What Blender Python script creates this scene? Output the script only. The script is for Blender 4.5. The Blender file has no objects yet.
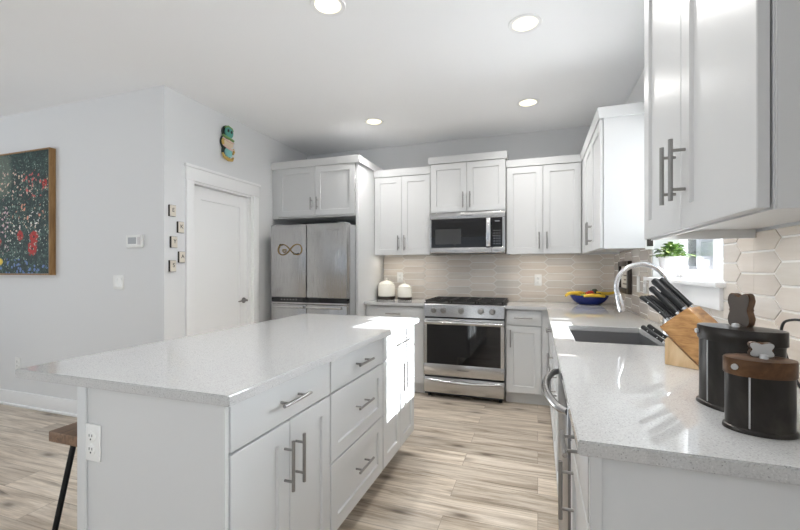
import bpy, bmesh, math, random
from mathutils import Vector, Matrix
PI = math.pi
S = bpy.context.scene
C = S.collection

# ------------------------------------------------------------------ camera
cd = bpy.data.cameras.new('camera')
cam = bpy.data.objects.new('camera', cd); C.objects.link(cam)
cam.location = (0, 0, 1.249)
cam.rotation_euler = (PI/2, 0, 0.33)
cd.sensor_width = 36; cd.lens = 402.26/800*36
cd.shift_y = 4.18/800
cd.clip_start = 0.02
S.camera = cam

# ------------------------------------------------------------------ light and exposure
S.view_settings.view_transform = 'Standard'
S.view_settings.look = 'None'
S.view_settings.gamma = 1
S.view_settings.use_curve_mapping = False
S.view_settings.exposure = 0.70
S.cycles.use_denoising = True
S.cycles.max_bounces = 10
S.cycles.diffuse_bounces = 6
S.cycles.sample_clamp_indirect = 25
S.cycles.caustics_reflective = False
S.cycles.caustics_refractive = False

W = bpy.data.worlds.new('sky'); S.world = W; W.use_nodes = True
bg = W.node_tree.nodes['Background']
bg.inputs[0].default_value = (0.80, 0.89, 1.0, 1)
bg.inputs[1].default_value = 0.5

sl = bpy.data.lights.new('sun', 'SUN'); so = bpy.data.objects.new('sun', sl); C.objects.link(so)
sl.energy = 21.0; sl.angle = math.radians(0.5); sl.color = (0.91, 0.96, 1.0)
so.rotation_euler = Vector((-1, 0.0, -0.60)).to_track_quat('-Z', 'Y').to_euler()
so.location = (6, 0, 6)

def area(name, loc, d, sx, sy, e, col=(1, 1, 1), spread=180):
    l = bpy.data.lights.new(name, 'AREA'); o = bpy.data.objects.new(name, l); C.objects.link(o)
    l.shape = 'RECTANGLE'; l.size = sx; l.size_y = sy; l.energy = e; l.color = col
    l.spread = math.radians(spread)
    o.location = loc; o.rotation_euler = Vector(d).to_track_quat('-Z', 'Y').to_euler()
    return o
# area lamps standing in for daylight at added openings and outside the sink window
CW = (0.89, 0.95, 1.0)
area('fill_rear', (-2.4, -4.12, 1.35), (0, 1, 0.8), 3.6, 1.7, 2, CW)
area('fill_side', (-6.62, -0.8, 1.35), (1, 0, 1.2), 3.2, 1.7, 38, CW)
area('fill_patio', (0.90, -1.7, 1.15), (-1, 0.4, 0.1), 2.2, 1.9, 16, CW, 120)
area('daylight_kitchen', (1.5, 3.35, 1.6), (-1, -0.15, 0.05), 1.4, 1.0, 24, CW, 120)
area('fill_yard', (2.3, 4.25, 1.7), (-1, -0.7, -0.05), 1.3, 1.1, 95, CW, 120)  # extra lamp added outside, aimed to brighten the island fronts

# ------------------------------------------------------------------ materials
def mat(name, col, rough=0.5, metal=0.0, **k):
    m = bpy.data.materials.new(name); m.use_nodes = True
    b = m.node_tree.nodes['Principled BSDF']
    b.inputs['Base Color'].default_value = (*col, 1)
    b.inputs['Roughness'].default_value = rough
    b.inputs['Metallic'].default_value = metal
    for a, v in k.items(): b.inputs[a.replace('_', ' ')].default_value = v
    return m
class N:
    def __init__(s, m): s.t = m.node_tree; s.b = s.t.nodes['Principled BSDF']
    def n(s, typ, **k):
        x = s.t.nodes.new(typ)
        for a, v in k.items():
            if a.startswith('i_'):
                key = a[2:]; key = int(key) if key.isdigit() else key.replace('_', ' ')
                x.inputs[key].default_value = v
            else: setattr(x, a, v)
        return x
    def l(s, a, b): s.t.links.new(a, b)
    def coord(s, scale=(1, 1, 1), loc=(0, 0, 0), out='Object'):
        tc = s.n('ShaderNodeTexCoord'); mp = s.n('ShaderNodeMapping')
        mp.inputs['Scale'].default_value = scale; mp.inputs['Location'].default_value = loc
        s.l(tc.outputs[out], mp.inputs[0]); return mp.outputs[0]
    def noise(s, vec, scale, detail=4, rough=0.5):
        x = s.n('ShaderNodeTexNoise'); x.inputs['Scale'].default_value = scale
        x.inputs['Detail'].default_value = detail; x.inputs['Roughness'].default_value = rough
        s.l(vec, x.inputs['Vector']); return x
    def ramp(s, fac, stops):
        r = s.n('ShaderNodeValToRGB'); e = r.color_ramp.elements
        while len(e) < len(stops): e.new(0.5)
        for q, (p, c) in zip(e, stops): q.position = p; q.color = (*c, 1)
        s.l(fac, r.inputs[0]); return r.outputs[0]
    def mix(s, fac, a, b, mode='MIX'):
        x = s.n('ShaderNodeMix', data_type='RGBA', blend_type=mode)
        for v, i in ((fac, 0), (a, 6), (b, 7)):
            if hasattr(v, 'links'): s.l(v, x.inputs[i])
            elif i == 0: x.inputs[0].default_value = v
            else: x.inputs[i].default_value = (*v, 1)
        return x.outputs[2]
    def math(s, op, a, b=0.0):
        x = s.n('ShaderNodeMath', operation=op)
        for v, i in ((a, 0), (b, 1)):
            if hasattr(v, 'links'): s.l(v, x.inputs[i])
            else: x.inputs[i].default_value = v
        return x.outputs[0]
    def col(s, c): s.l(c, s.b.inputs['Base Color'])
    def bump(s, h, st, dist=0.01):
        x = s.n('ShaderNodeBump'); x.inputs['Strength'].default_value = st; x.inputs['Distance'].default_value = dist
        s.l(h, x.inputs['Height']); s.l(x.outputs[0], s.b.inputs['Normal'])

def paint(name, col, rough, bump=0.05):
    m = mat(name, col, rough); q = N(m)
    v = q.coord(); n = q.noise(v, 180, 3)
    q.bump(n.outputs[0], bump, 0.002)
    n2 = q.noise(v, 1.3, 2)
    q.col(q.mix(n2.outputs[0], tuple(c*0.985 for c in col), tuple(min(1, c*1.01) for c in col)))
    return m
M = {}
M['wall'] = paint('wall_paint', (0.745, 0.75, 0.755), 0.75)
M['ceiling'] = paint('ceiling_paint', (0.92, 0.925, 0.935), 0.85)
M['trim'] = paint('trim_paint', (0.87, 0.87, 0.87), 0.4, 0.02)
M['cab'] = paint('cabinet_paint', (0.635, 0.64, 0.64), 0.33, 0.01)
M['knife_black'] = mat('black_knife_handle', (0.004, 0.004, 0.005), 0.38)
M['nickel'] = mat('brushed_nickel', (0.33, 0.32, 0.31), 0.32, 1.0)
M['chrome'] = mat('polished_chrome', (0.72, 0.72, 0.73), 0.14, 1.0)
M['black_glass'] = mat('black_glass', (0.008, 0.008, 0.009), 0.04, 0, IOR=1.52)
M['black'] = mat('black_enamel', (0.012, 0.012, 0.013), 0.35)
M['black_rubber'] = mat('black_rubber', (0.01, 0.01, 0.01), 0.5)
M['iron'] = mat('cast_iron', (0.018, 0.017, 0.016), 0.55)
M['plastic'] = mat('white_plastic', (0.82, 0.82, 0.80), 0.3)
M['slot'] = mat('dark_slot', (0.05, 0.05, 0.05), 0.6)
M['grey_plastic'] = mat('grey_plastic', (0.34, 0.35, 0.36), 0.35)
M['ceramic'] = mat('cream_ceramic', (0.80, 0.77, 0.70), 0.25)
M['white_ceramic'] = mat('white_ceramic', (0.62, 0.60, 0.60), 0.4)
M['dark_wood'] = mat('espresso_wood', (0.022, 0.014, 0.010), 0.35)
M['gold'] = mat('gold_metal', (0.30, 0.20, 0.06), 0.35, 1.0)
M['black_metal'] = mat('black_metal', (0.012, 0.012, 0.013), 0.45, 0.6)
M['leaf'] = mat('green_leaf', (0.16, 0.34, 0.05), 0.45)
M['paper'] = mat('cream_paper', (0.72, 0.67, 0.58), 0.8)
M['ink'] = mat('black_ink', (0.02, 0.018, 0.016), 0.7)
M['concrete'] = mat('grey_concrete', (0.62, 0.61, 0.60), 0.9)

def steel(name, col, rough, axis):
    m = mat(name, col, rough, 1.0); q = N(m)
    sc = [3, 3, 3]; sc[{'x': 0, 'z': 2}[axis]] = 0.02
    sc = tuple(s*60 if s > 1 else s*60 for s in sc)
    n = q.noise(q.coord(sc), 4, 2)
    q.l(q.math('ADD', q.math('MULTIPLY', n.outputs[0], 0.06), rough-0.03), q.b.inputs['Roughness'])
    if axis == 'x': q.bump(n.outputs[0], 0.02, 0.001)
    return m
M['steel'] = steel('brushed_steel', (0.52, 0.515, 0.51), 0.25, 'x')
M['steel_v'] = steel('brushed_steel_vertical', (0.45, 0.447, 0.445), 0.27, 'z')
M['steel_sink'] = steel('satin_sink_steel', (0.36, 0.36, 0.37), 0.36, 'x')

def quartz():
    m = mat('white_quartz', (0.72, 0.72, 0.71), 0.025, 0, IOR=1.6); q = N(m)
    v = q.coord()
    n1 = q.noise(v, 230, 3, 0.7)
    c1 = q.ramp(n1.outputs[0], [(0.0, (0.30, 0.30, 0.30)), (0.36, (0.43, 0.43, 0.428)), (0.46, (0.535, 0.535, 0.533)), (0.62, (0.56, 0.56, 0.557)), (0.74, (0.74, 0.74, 0.74))])
    vo = q.n('ShaderNodeTexVoronoi'); vo.inputs['Scale'].default_value = 150; q.l(v, vo.inputs['Vector'])
    c2 = q.ramp(vo.outputs['Distance'], [(0.0, (1, 1, 1)), (0.16, (0.9, 0.9, 0.9)), (0.24, (0, 0, 0))])
    n3 = q.noise(v, 45, 2)
    f = q.math('MULTIPLY', c2, q.math('GREATER_THAN', n3.outputs[0], 0.56))
    q.col(q.mix(q.math('MULTIPLY', f, 0.8), c1, (0.22, 0.22, 0.22)))
    return m
M['quartz'] = quartz()

def floor_mat():
    m = mat('oak_planks', (0.4, 0.33, 0.26), 0.36); q = N(m)
    v = q.coord()
    br = q.n('ShaderNodeTexBrick', offset=0.37, offset_frequency=2, squash=1.0)
    q.l(v, br.inputs['Vector'])
    br.inputs['Color1'].default_value = (0, 0, 0, 1); br.inputs['Color2'].default_value = (1, 1, 1, 1)
    br.inputs['Mortar'].default_value = (0.5, 0.5, 0.5, 1)
    br.inputs['Scale'].default_value = 1.0; br.inputs['Mortar Size'].default_value = 0.0014
    br.inputs['Mortar Smooth'].default_value = 0.2
    br.inputs['Brick Width'].default_value = 1.23; br.inputs['Row Height'].default_value = 0.182
    sep = q.n('ShaderNodeSeparateXYZ'); q.l(v, sep.inputs[0])
    # per-plank shift of the grain
    def shifted(sx, sy):
        cx = q.math('ADD', q.math('MULTIPLY', sep.outputs[0], sx), q.math('MULTIPLY', br.outputs['Color'], 37.0))
        cy = q.math('ADD', q.math('MULTIPLY', sep.outputs[1], sy), q.math('MULTIPLY', br.outputs['Color'], 11.0))
        cb = q.n('ShaderNodeCombineXYZ'); q.l(cx, cb.inputs[0]); q.l(cy, cb.inputs[1]); return cb.outputs[0]
    g1 = q.noise(shifted(0.75, 9.0), 2.4, 8, 0.68)
    g1.inputs['Distortion'].default_value = 0.7
    g2 = q.noise(shifted(3, 95), 1.0, 5, 0.7)
    g3 = q.noise(shifted(1.1, 26), 1.0, 5, 0.65)
    base = q.ramp(g1.outputs[0], [(0.27, (0.23, 0.175, 0.128)), (0.41, (0.48, 0.40, 0.315)), (0.53, (0.66, 0.575, 0.475)), (0.68, (0.80, 0.725, 0.63))])
    fine = q.ramp(g2.outputs[0], [(0.3, (0.74, 0.73, 0.72)), (0.62, (1.05, 1.05, 1.05))])
    crack = q.ramp(g3.outputs[0], [(0.28, (0.50, 0.46, 0.42)), (0.38, (0.92, 0.91, 0.90)), (0.5, (1, 1, 1))])
    fine = q.mix(1.0, fine, crack, 'MULTIPLY')
    c = q.mix(1.0, base, fine, 'MULTIPLY')
    tone = q.ramp(br.outputs['Color'], [(0.0, (0.80, 0.79, 0.78)), (0.5, (0.98, 0.97, 0.96)), (1.0, (1.12, 1.12, 1.12))])
    c = q.mix(1.0, c, tone, 'MULTIPLY')
    # knots and short dark cracks
    vo = q.n('ShaderNodeTexVoronoi', voronoi_dimensions='2D'); vo.inputs['Scale'].default_value = 1.0; vo.inputs['Randomness'].default_value = 1.0
    q.l(shifted(1.7, 4.4), vo.inputs['Vector'])
    kn = q.ramp(vo.outputs['Distance'], [(0.0, (1, 1, 1)), (0.035, (0.9, 0.9, 0.9)), (0.09, (0.45, 0.45, 0.45)), (0.2, (0, 0, 0))])
    kmask = q.math('GREATER_THAN', q.noise(shifted(0.55, 2.1), 1.0, 1).outputs[0], 0.46)
    c = q.mix(q.math('MULTIPLY', q.math('MULTIPLY', kn, kmask), 0.85), c, (0.10, 0.07, 0.048))
    c = q.mix(q.math('MULTIPLY', br.outputs['Fac'], 0.7), c, (0.17, 0.13, 0.10))
    q.col(c)
    q.l(q.math('ADD', q.math('MULTIPLY', g2.outputs[0], 0.15), 0.30), q.b.inputs['Roughness'])
    q.bump(q.math('SUBTRACT', g2.outputs[0], br.outputs['Fac']), 0.10, 0.002)
    return m
M['floor'] = floor_mat()

def tile_mat():
    m = mat('glazed_tile', (0.5, 0.46, 0.42), 0.16); q = N(m)
    at = q.n('ShaderNodeAttribute', attribute_name='tint')
    v = q.coord((2.2, 2.2, 26))
    n = q.noise(v, 1.0, 4, 0.6)
    c = q.ramp(n.outputs[0], [(0.3, (0.64, 0.575, 0.505)), (0.5, (0.68, 0.62, 0.555)), (0.7, (0.73, 0.675, 0.615))])
    q.col(q.mix(1.0, c, at.outputs['Color'], 'MULTIPLY'))
    n2 = q.noise(q.coord((1, 1, 3)), 9, 2); q.bump(n2.outputs[0], 0.12, 0.004)
    return m
M['tile'] = tile_mat()
M['grout'] = mat('pale_grout', (0.78, 0.77, 0.74), 0.8)

def wood(name, dark, mid, light, rough, scale, sc=22):
    m = mat(name, mid, rough); q = N(m)
    n = q.noise(q.coord(scale), sc, 4, 0.6); n.inputs['Distortion'].default_value = 0.4
    q.col(q.ramp(n.outputs[0], [(0.3, dark), (0.5, mid), (0.7, light)]))
    return m
M['acacia'] = wood('acacia_wood', (0.24, 0.105, 0.035), (0.43, 0.22, 0.075), (0.56, 0.32, 0.13), 0.38, (0.7, 0.7, 3.2))
M['acacia_end'] = wood('pale_wood_end', (0.50, 0.33, 0.17), (0.62, 0.43, 0.24), (0.68, 0.50, 0.30), 0.45, (2, 2, 0.5))
M['walnut'] = wood('walnut_seat', (0.10, 0.055, 0.028), (0.19, 0.105, 0.055), (0.26, 0.15, 0.085), 0.45, (4, 0.4, 4), 14)
M['frame_wood'] = wood('picture_frame_wood', (0.20, 0.105, 0.035), (0.30, 0.165, 0.06), (0.37, 0.22, 0.09), 0.45, (3, 3, 0.4), 14)
M['tin'] = wood('aged_tin', (0.018, 0.016, 0.014), (0.035, 0.031, 0.028), (0.075, 0.068, 0.06), 0.30, (1, 1, 0.5), 9)
for k in ('tin',):
    M[k].node_tree.nodes['Principled BSDF'].inputs['Metallic'].default_value = 0.75
M['rust'] = wood('rusty_copper_tin', (0.035, 0.018, 0.010), (0.10, 0.05, 0.024), (0.19, 0.10, 0.05), 0.36, (1, 1, 1), 16)
M['rust'].node_tree.nodes['Principled BSDF'].inputs['Metallic'].default_value = 0.7
M['pewter'] = mat('worn_pewter', (0.50, 0.50, 0.50), 0.4, 0.5)
M['bronze'] = mat('dark_bronze', (0.085, 0.07, 0.06), 0.42, 0.7)

def emis(name, col, st):
    m = bpy.data.materials.new(name); m.use_nodes = True
    b = m.node_tree.nodes['Principled BSDF']
    b.inputs['Base Color'].default_value = (*col, 1)
    b.inputs['Emission Color'].default_value = (*col, 1); b.inputs['Emission Strength'].default_value = st
    return m
M['lamp'] = emis('lamp_lens', (1, 0.93, 0.66), 1.0)

def glass():
    m = bpy.data.materials.new('window_glass'); m.use_nodes = True; t = m.node_tree
    t.nodes.remove(t.nodes['Principled BSDF']); out = t.nodes['Material Output']
    tr = t.nodes.new('ShaderNodeBsdfTransparent'); gl = t.nodes.new('ShaderNodeBsdfGlossy'); gl.inputs['Roughness'].default_value = 0.02
    lw = t.nodes.new('ShaderNodeLayerWeight'); pw = t.nodes.new('ShaderNodeMath'); pw.operation = 'POWER'; pw.inputs[1].default_value = 5.0
    fr = t.nodes.new('ShaderNodeMath'); fr.operation = 'MULTIPLY_ADD'; fr.inputs[1].default_value = 0.7; fr.inputs[2].default_value = 0.03
    t.links.new(lw.outputs['Facing'], pw.inputs[0]); t.links.new(pw.outputs[0], fr.inputs[0]); mx = t.nodes.new('ShaderNodeMixShader')
    t.links.new(fr.outputs[0], mx.inputs[0]); t.links.new(tr.outputs[0], mx.inputs[1]); t.links.new(gl.outputs[0], mx.inputs[2]); t.links.new(mx.outputs[0], out.inputs[0])
    return m
M['glass'] = glass()

def painting():
    m = mat('garden_painting', (0.1, 0.2, 0.15), 0.6); q = N(m)
    v = q.coord()
    wn = q.noise(v, 16, 3, 0.6); va = q.n('ShaderNodeVectorMath', operation='MULTIPLY_ADD'); q.l(wn.outputs['Color'], va.inputs[0]); va.inputs[1].default_value = (0.07, 0, 0.07); q.l(v, va.inputs[2]); vw = va.outputs[0]
    def vor(scale, sx=1, sz=1, rnd=1):
        x = q.n('ShaderNodeTexVoronoi'); x.inputs['Scale'].default_value = scale
        mp = q.n('ShaderNodeMapping'); mp.inputs['Scale'].default_value = (sx, 1, sz); q.l(vw, mp.inputs[0]); q.l(mp.outputs[0], x.inputs['Vector']); return x
    warp = q.noise(v, 7, 4, 0.7)
    f = q.noise(v, 17, 5, 0.7); f.inputs['Distortion'].default_value = 2.2
    base = q.ramp(f.outputs[0], [(0.36, (0.003, 0.008, 0.010)), (0.47, (0.010, 0.032, 0.030)), (0.55, (0.022, 0.06, 0.052)), (0.62, (0.09, 0.16, 0.13)), (0.70, (0.34, 0.40, 0.34))])
    blades = vor(30, 2.2, 0.9)
    bc = q.ramp(blades.outputs['Distance'], [(0.06, (0.20, 0.31, 0.27)), (0.18, (0.015, 0.045, 0.04)), (0.4, (0.006, 0.02, 0.02))])
    c = q.mix(q.ramp(warp.outputs[0], [(0.47, (0, 0, 0)), (0.6, (0.75, 0.75, 0.75))]), base, bc)
    sep = q.n('ShaderNodeSeparateXYZ'); q.l(v, sep.inputs[0]); x, z = sep.outputs[0], sep.outputs[2]
    def blob(cx, cz, rx, rz):
        a = q.math('DIVIDE', q.math('SUBTRACT', x, cx), rx); b = q.math('DIVIDE', q.math('SUBTRACT', z, cz), rz)
        d = q.math('ADD', q.math('MULTIPLY', a, a), q.math('MULTIPLY', b, b))
        d = q.math('ADD', d, q.math('MULTIPLY', q.math('SUBTRACT', f.outputs[0], 0.5), 4.2))
        return q.math('LESS_THAN', d, 1.0)
    def dots(c, vscale, thr, area, colr, keep=0.5):
        vo = vor(vscale); k = q.math('LESS_THAN', vo.outputs['Distance'], thr)
        sp = q.n('ShaderNodeSeparateColor'); q.l(vo.outputs['Color'], sp.inputs[0])
        k = q.math('MULTIPLY', k, q.math('GREATER_THAN', sp.outputs[0], keep))
        return q.mix(q.math('MULTIPLY', k, area), c, colr)
    # x = 0 at the canvas's right edge (negative leftwards); z = 0 at its lower edge
    c = q.mix(q.math('MULTIPLY', blob(-0.72, 0.92, 0.20, 0.22), 0.22), c, (0.42, 0.46, 0.36))
    c = dots(c, 30, 0.33, blob(-0.50, 0.80, 0.28, 0.14), (0.72, 0.50, 0.42), 0.5)
    c = dots(c, 26, 0.34, blob(-0.22, 0.80, 0.18, 0.12), (0.62, 0.10, 0.10), 0.55)
    c = dots(c, 24, 0.32, blob(-0.30, 0.58, 0.22, 0.10), (0.70, 0.30, 0.20), 0.6)
    c = dots(c, 34, 0.34, blob(-0.22, 0.42, 0.10, 0.14), (0.80, 0.76, 0.72), 0.35)
    c = dots(c, 34, 0.34, blob(-0.48, 0.36, 0.10, 0.16), (0.74, 0.68, 0.62), 0.45)
    c = dots(c, 28, 0.36, blob(-0.62, 0.40, 0.06, 0.26), (0.62, 0.42, 0.46), 0.4)
    c = dots(c, 26, 0.42, blob(-0.55, 0.06, 0.5, 0.08), (0.12, 0.20, 0.42), 0.4)
    for cx, cz, r in ((-0.215, 0.335, 0.058), (-0.235, 0.235, 0.062), (-0.40, 0.35, 0.046), (-0.07, 0.80, 0.035), (-0.72, 0.30, 0.05), (-0.9, 0.42, 0.05), (-0.86, 0.66, 0.04)):
        c = q.mix(blob(cx, cz, r, r*0.95), c, (0.42, 0.02, 0.015))
        c = q.mix(blob(cx, cz, r*0.22, r*0.22), c, (0.05, 0.01, 0.01))
    c = dots(c, 48, 0.30, blob(-0.45, 0.55, 0.6, 0.5), (0.34, 0.44, 0.36), 0.62)
    c = dots(c, 40, 0.30, blob(-0.30, 0.62, 0.5, 0.3), (0.66, 0.50, 0.36), 0.80)
    c = q.mix(blob(-0.68, 0.12, 0.03, 0.03), c, (0.75, 0.55, 0.08))
    q.col(c); q.bump(f.outputs[0], 0.25, 0.004)
    return m
M['painting'] = painting()
def siding():
    m = mat('grey_siding', (0.30, 0.31, 0.33), 0.7); q = N(m)
    w = q.n('ShaderNodeTexWave', bands_direction='Z', wave_profile='SAW'); w.inputs['Scale'].default_value = 1.1
    q.l(q.coord(), w.inputs['Vector'])
    q.col(q.ramp(w.outputs[0], [(0.0, (0.50, 0.51, 0.53)), (0.1, (0.74, 0.75, 0.77)), (1, (0.78, 0.79, 0.81))]))
    return m
M['siding'] = siding()

# ------------------------------------------------------------------ mesh helpers
def box(bm, x0, x1, y0, y1, z0, z1, bev=0.0, seg=2):
    r = bmesh.ops.create_cube(bm, size=1.0)
    vs = r['verts']
    sx, sy, sz = x1-x0, y1-y0, z1-z0
    for v in vs: v.co = Vector(((v.co.x+.5)*sx+x0, (v.co.y+.5)*sy+y0, (v.co.z+.5)*sz+z0))
    if bev > 0:
        es = set(); [es.update(v.link_edges) for v in vs]
        bmesh.ops.bevel(bm, geom=list(es), offset=min(bev, sx*.45, sy*.45, sz*.45), segments=seg, affect='EDGES', profile=0.5)
    return vs
def tube(bm, pts, r, seg=10, cap=True, closed=False):
    pts = [Vector(p) for p in pts]; n = len(pts)
    rs = r if isinstance(r, (list, tuple)) else [r]*n
    rings = []; up = None
    for i, p in enumerate(pts):
        if closed: t = (pts[(i+1) % n]-pts[i-1])
        else: t = (pts[min(i+1, n-1)]-pts[max(i-1, 0)])
        t.normalize()
        if up is None:
            up = Vector((0, 0, 1)) if abs(t.z) < 0.9 else Vector((1, 0, 0))
        a = t.cross(up)
        if a.length < 1e-6: a = t.orthogonal()
        a.normalize(); b = a.cross(t).normalized(); up = b
        rings.append([bm.verts.new(p+(a*math.cos(2*PI*k/seg)+b*math.sin(2*PI*k/seg))*rs[i]) for k in range(seg)])
    m = n if closed else n-1
    for i in range(m):
        A, Bq = rings[i], rings[(i+1) % n]
        for k in range(seg):
            bm.faces.new((A[k], Bq[k], Bq[(k+1) % seg], A[(k+1) % seg]))
    if cap and not closed:
        bm.faces.new(rings[0]); bm.faces.new(rings[-1][::-1])
def lathe(bm, prof, seg=32, sx=1, sy=1, c=(0, 0, 0), rot=0):
    rings = []; c = Vector(c); cr, sr = math.cos(rot), math.sin(rot)
    for r, z in prof:
        if r < 1e-6: rings.append([bm.verts.new(c+Vector((0, 0, z)))])
        else:
            ring = []
            for k in range(seg):
                a = 2*PI*k/seg; x, y = r*math.cos(a)*sx, r*math.sin(a)*sy
                ring.append(bm.verts.new(c+Vector((x*cr-y*sr, x*sr+y*cr, z))))
            rings.append(ring)
    for A, Bq in zip(rings, rings[1:]):
        for k in range(seg):
            k2 = (k+1) % seg
            if len(A) == 1 and len(Bq) == 1: continue
            if len(A) == 1: bm.faces.new((A[0], Bq[k], Bq[k2]))
            elif len(Bq) == 1: bm.faces.new((A[k], A[k2], Bq[0]))
            else: bm.faces.new((A[k], A[k2], Bq[k2], Bq[k]))
    if len(rings[0]) > 1: bm.faces.new(rings[0][::-1])
    if len(rings[-1]) > 1: bm.faces.new(rings[-1])
def prism(bm, poly, a, b, axis='y', bev=0.0):
    """polygon in (x,z) extruded along y, or (y,z) along x, or (x,y) along z"""
    def P(u, v, w): return {'y': (u, w, v), 'x': (w, u, v), 'z': (u, v, w)}[axis]
    A = [bm.verts.new(P(u, v, a)) for u, v in poly]; Bq = [bm.verts.new(P(u, v, b)) for u, v in poly]
    n = len(poly); f1 = bm.faces.new(A); f2 = bm.faces.new(Bq[::-1]); fs = [f1, f2]
    for i in range(n):
        j = (i+1) % n; fs.append(bm.faces.new((A[j], A[i], Bq[i], Bq[j])))
    if bev > 0:
        es = list(set(f1.edges) | set(f2.edges))
        bmesh.ops.bevel(bm, geom=es, offset=bev, segments=2, affect='EDGES')
def plate(bm, xs, ys, filled, z0, z1, bev=0.003):
    """slab made of the grid cells where filled(x, y)"""
    V = {}
    def vv(i, j, z):
        k = (i, j, z)
        if k not in V: V[k] = bm.verts.new((xs[i], ys[j], z))
        return V[k]
    nx, ny = len(xs)-1, len(ys)-1
    F = lambda i, j: 0 <= i < nx and 0 <= j < ny and filled((xs[i]+xs[i+1])/2, (ys[j]+ys[j+1])/2)
    for i in range(nx):
        for j in range(ny):
            if not F(i, j): continue
            bm.faces.new((vv(i, j, z1), vv(i+1, j, z1), vv(i+1, j+1, z1), vv(i, j+1, z1)))
            bm.faces.new((vv(i, j, z0), vv(i, j+1, z0), vv(i+1, j+1, z0), vv(i+1, j, z0)))
            if not F(i-1, j): bm.faces.new((vv(i, j, z0), vv(i, j, z1), vv(i, j+1, z1), vv(i, j+1, z0)))
            if not F(i+1, j): bm.faces.new((vv(i+1, j, z0), vv(i+1, j+1, z0), vv(i+1, j+1, z1), vv(i+1, j, z1)))
            if not F(i, j-1): bm.faces.new((vv(i, j, z0), vv(i+1, j, z0), vv(i+1, j, z1), vv(i, j, z1)))
            if not F(i, j+1): bm.faces.new((vv(i, j+1, z0), vv(i, j+1, z1), vv(i+1, j+1, z1), vv(i+1, j+1, z0)))
    bmesh.ops.recalc_face_normals(bm, faces=bm.faces)
    bmesh.ops.dissolve_limit(bm, angle_limit=0.01, verts=bm.verts, edges=bm.edges)
    if bev:
        es = [e for e in bm.edges if len(e.link_faces) == 2 and e.calc_face_angle(0) > 0.5]
        bmesh.ops.bevel(bm, geom=es, offset=bev, segments=2, affect='EDGES')
def shaker(bm, x0, x1, z0, z1, y=-0.02, th=0.02, st=0.06, rec=0.009):
    """slab whose front faces -y at y, with a recessed centre panel"""
    def ring(a, yy): return [bm.verts.new(p) for p in ((x0+a, yy, z0+a), (x1-a, yy, z0+a), (x1-a, yy, z1-a), (x0+a, yy, z1-a))]
    e = 0.0018
    R0 = ring(0, y+th); R1 = ring(0, y+e); R2 = ring(e, y); R3 = ring(st, y); R4 = ring(st+0.003, y+rec)
    bm.faces.new(R0[::-1])
    for A, Bq in ((R0, R1), (R1, R2), (R2, R3), (R3, R4)):
        for k in range(4): bm.faces.new((A[k], A[(k+1) % 4], Bq[(k+1) % 4], Bq[k]))
    bm.faces.new(R4)
def obj(name, bm, m, parent=None, smooth=True, ang=35):
    bmesh.ops.recalc_face_normals(bm, faces=bm.faces)
    if smooth:
        lim = math.radians(ang)
        for f in bm.faces: f.smooth = True
        for e in bm.edges:
            if len(e.link_faces) == 2 and e.calc_face_angle(0) > lim: e.smooth = False
    me = bpy.data.meshes.new(name); bm.to_mesh(me); bm.free()
    for x in (m if isinstance(m, (list, tuple)) else [m]): me.materials.append(x)
    o = bpy.data.objects.new(name, me); C.objects.link(o)
    if parent: o.parent = parent
    return o
def tag(o, label, cat, group=None, kind=None):
    o['label'] = label; o['category'] = cat
    if group: o['group'] = group
    if kind: o['kind'] = kind
    return o
def thing(name, label, cat, loc=(0, 0, 0), rz=0, group=None, kind=None):
    o = bpy.data.objects.new(name, None); C.objects.link(o); o.empty_display_size = 0.05
    o.location = loc; o.rotation_euler = (0, 0, rz)
    return tag(o, label, cat, group, kind)
BM = bmesh.new
def bx(name, m, parent, *a, bev=0.0):
    b = BM(); box(b, *a, bev=bev); return obj(name, b, m, parent)
def copy_thing(r, loc, rz=None, label=None, group=None):
    def cp(o, par):
        c = o.copy(); C.objects.link(c)
        if par: c.parent = par
        for ch in list(o.children): cp(ch, c)
        return c
    c = cp(r, None); c.location = loc
    if rz is not None: c.rotation_euler = (0, 0, rz)
    if label: c['label'] = label
    if group: c['group'] = group
    return c
def text(name, s, size, m, parent, loc, rot, depth=0.0006, font_sx=1.0):
    cu = bpy.data.curves.new(name, 'FONT'); cu.body = s; cu.size = size; cu.extrude = depth
    cu.align_x = 'CENTER'; cu.align_y = 'CENTER'
    t = bpy.data.objects.new(name+'_tmp', cu); C.objects.link(t)
    bpy.context.view_layer.update()
    me = bpy.data.meshes.new_from_object(t.evaluated_get(bpy.context.evaluated_depsgraph_get()))
    bpy.data.objects.remove(t); me.materials.clear(); me.materials.append(m); me.name = name
    o = bpy.data.objects.new(name, me); C.objects.link(o); o.location = loc; o.rotation_euler = rot
    o.scale = (font_sx, 1, 1)
    if parent: o.parent = parent
    return o

# ------------------------------------------------------------------ the room
R, BK, P, LW, ZC = 0.71, 4.383, -2.726, 2.345, 2.67
XS, YR = -6.5, -4.0
T = 0.17
def struct(o, label, cat): return tag(o, label, cat, kind='structure')
b = BM(); box(b, XS-T, R+T, YR-T, BK+T, -0.1, 0)
struct(obj('floor', b, M['floor']), 'pale oak plank floor through the whole kitchen', 'floor')
b = BM(); box(b, XS-T, R+T, YR-T, BK+T, ZC, ZC+0.15)
struct(obj('ceiling', b, M['ceiling']), 'flat white ceiling with round recessed lights', 'ceiling')
b = BM(); box(b, P-0.12, R, BK, BK+T, 0, ZC)
struct(obj('wall_back', b, M['wall']), 'back wall behind the range and upper cabinets', 'wall')
WY0, WY1, WZ0, WZ1 = 1.95, 3.01, 1.175, 2.13          # kitchen window opening
PY0, PY1, PZ1 = -2.8, -0.6, 2.2                       # patio opening beside and behind the camera, added for light
b = BM()
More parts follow.
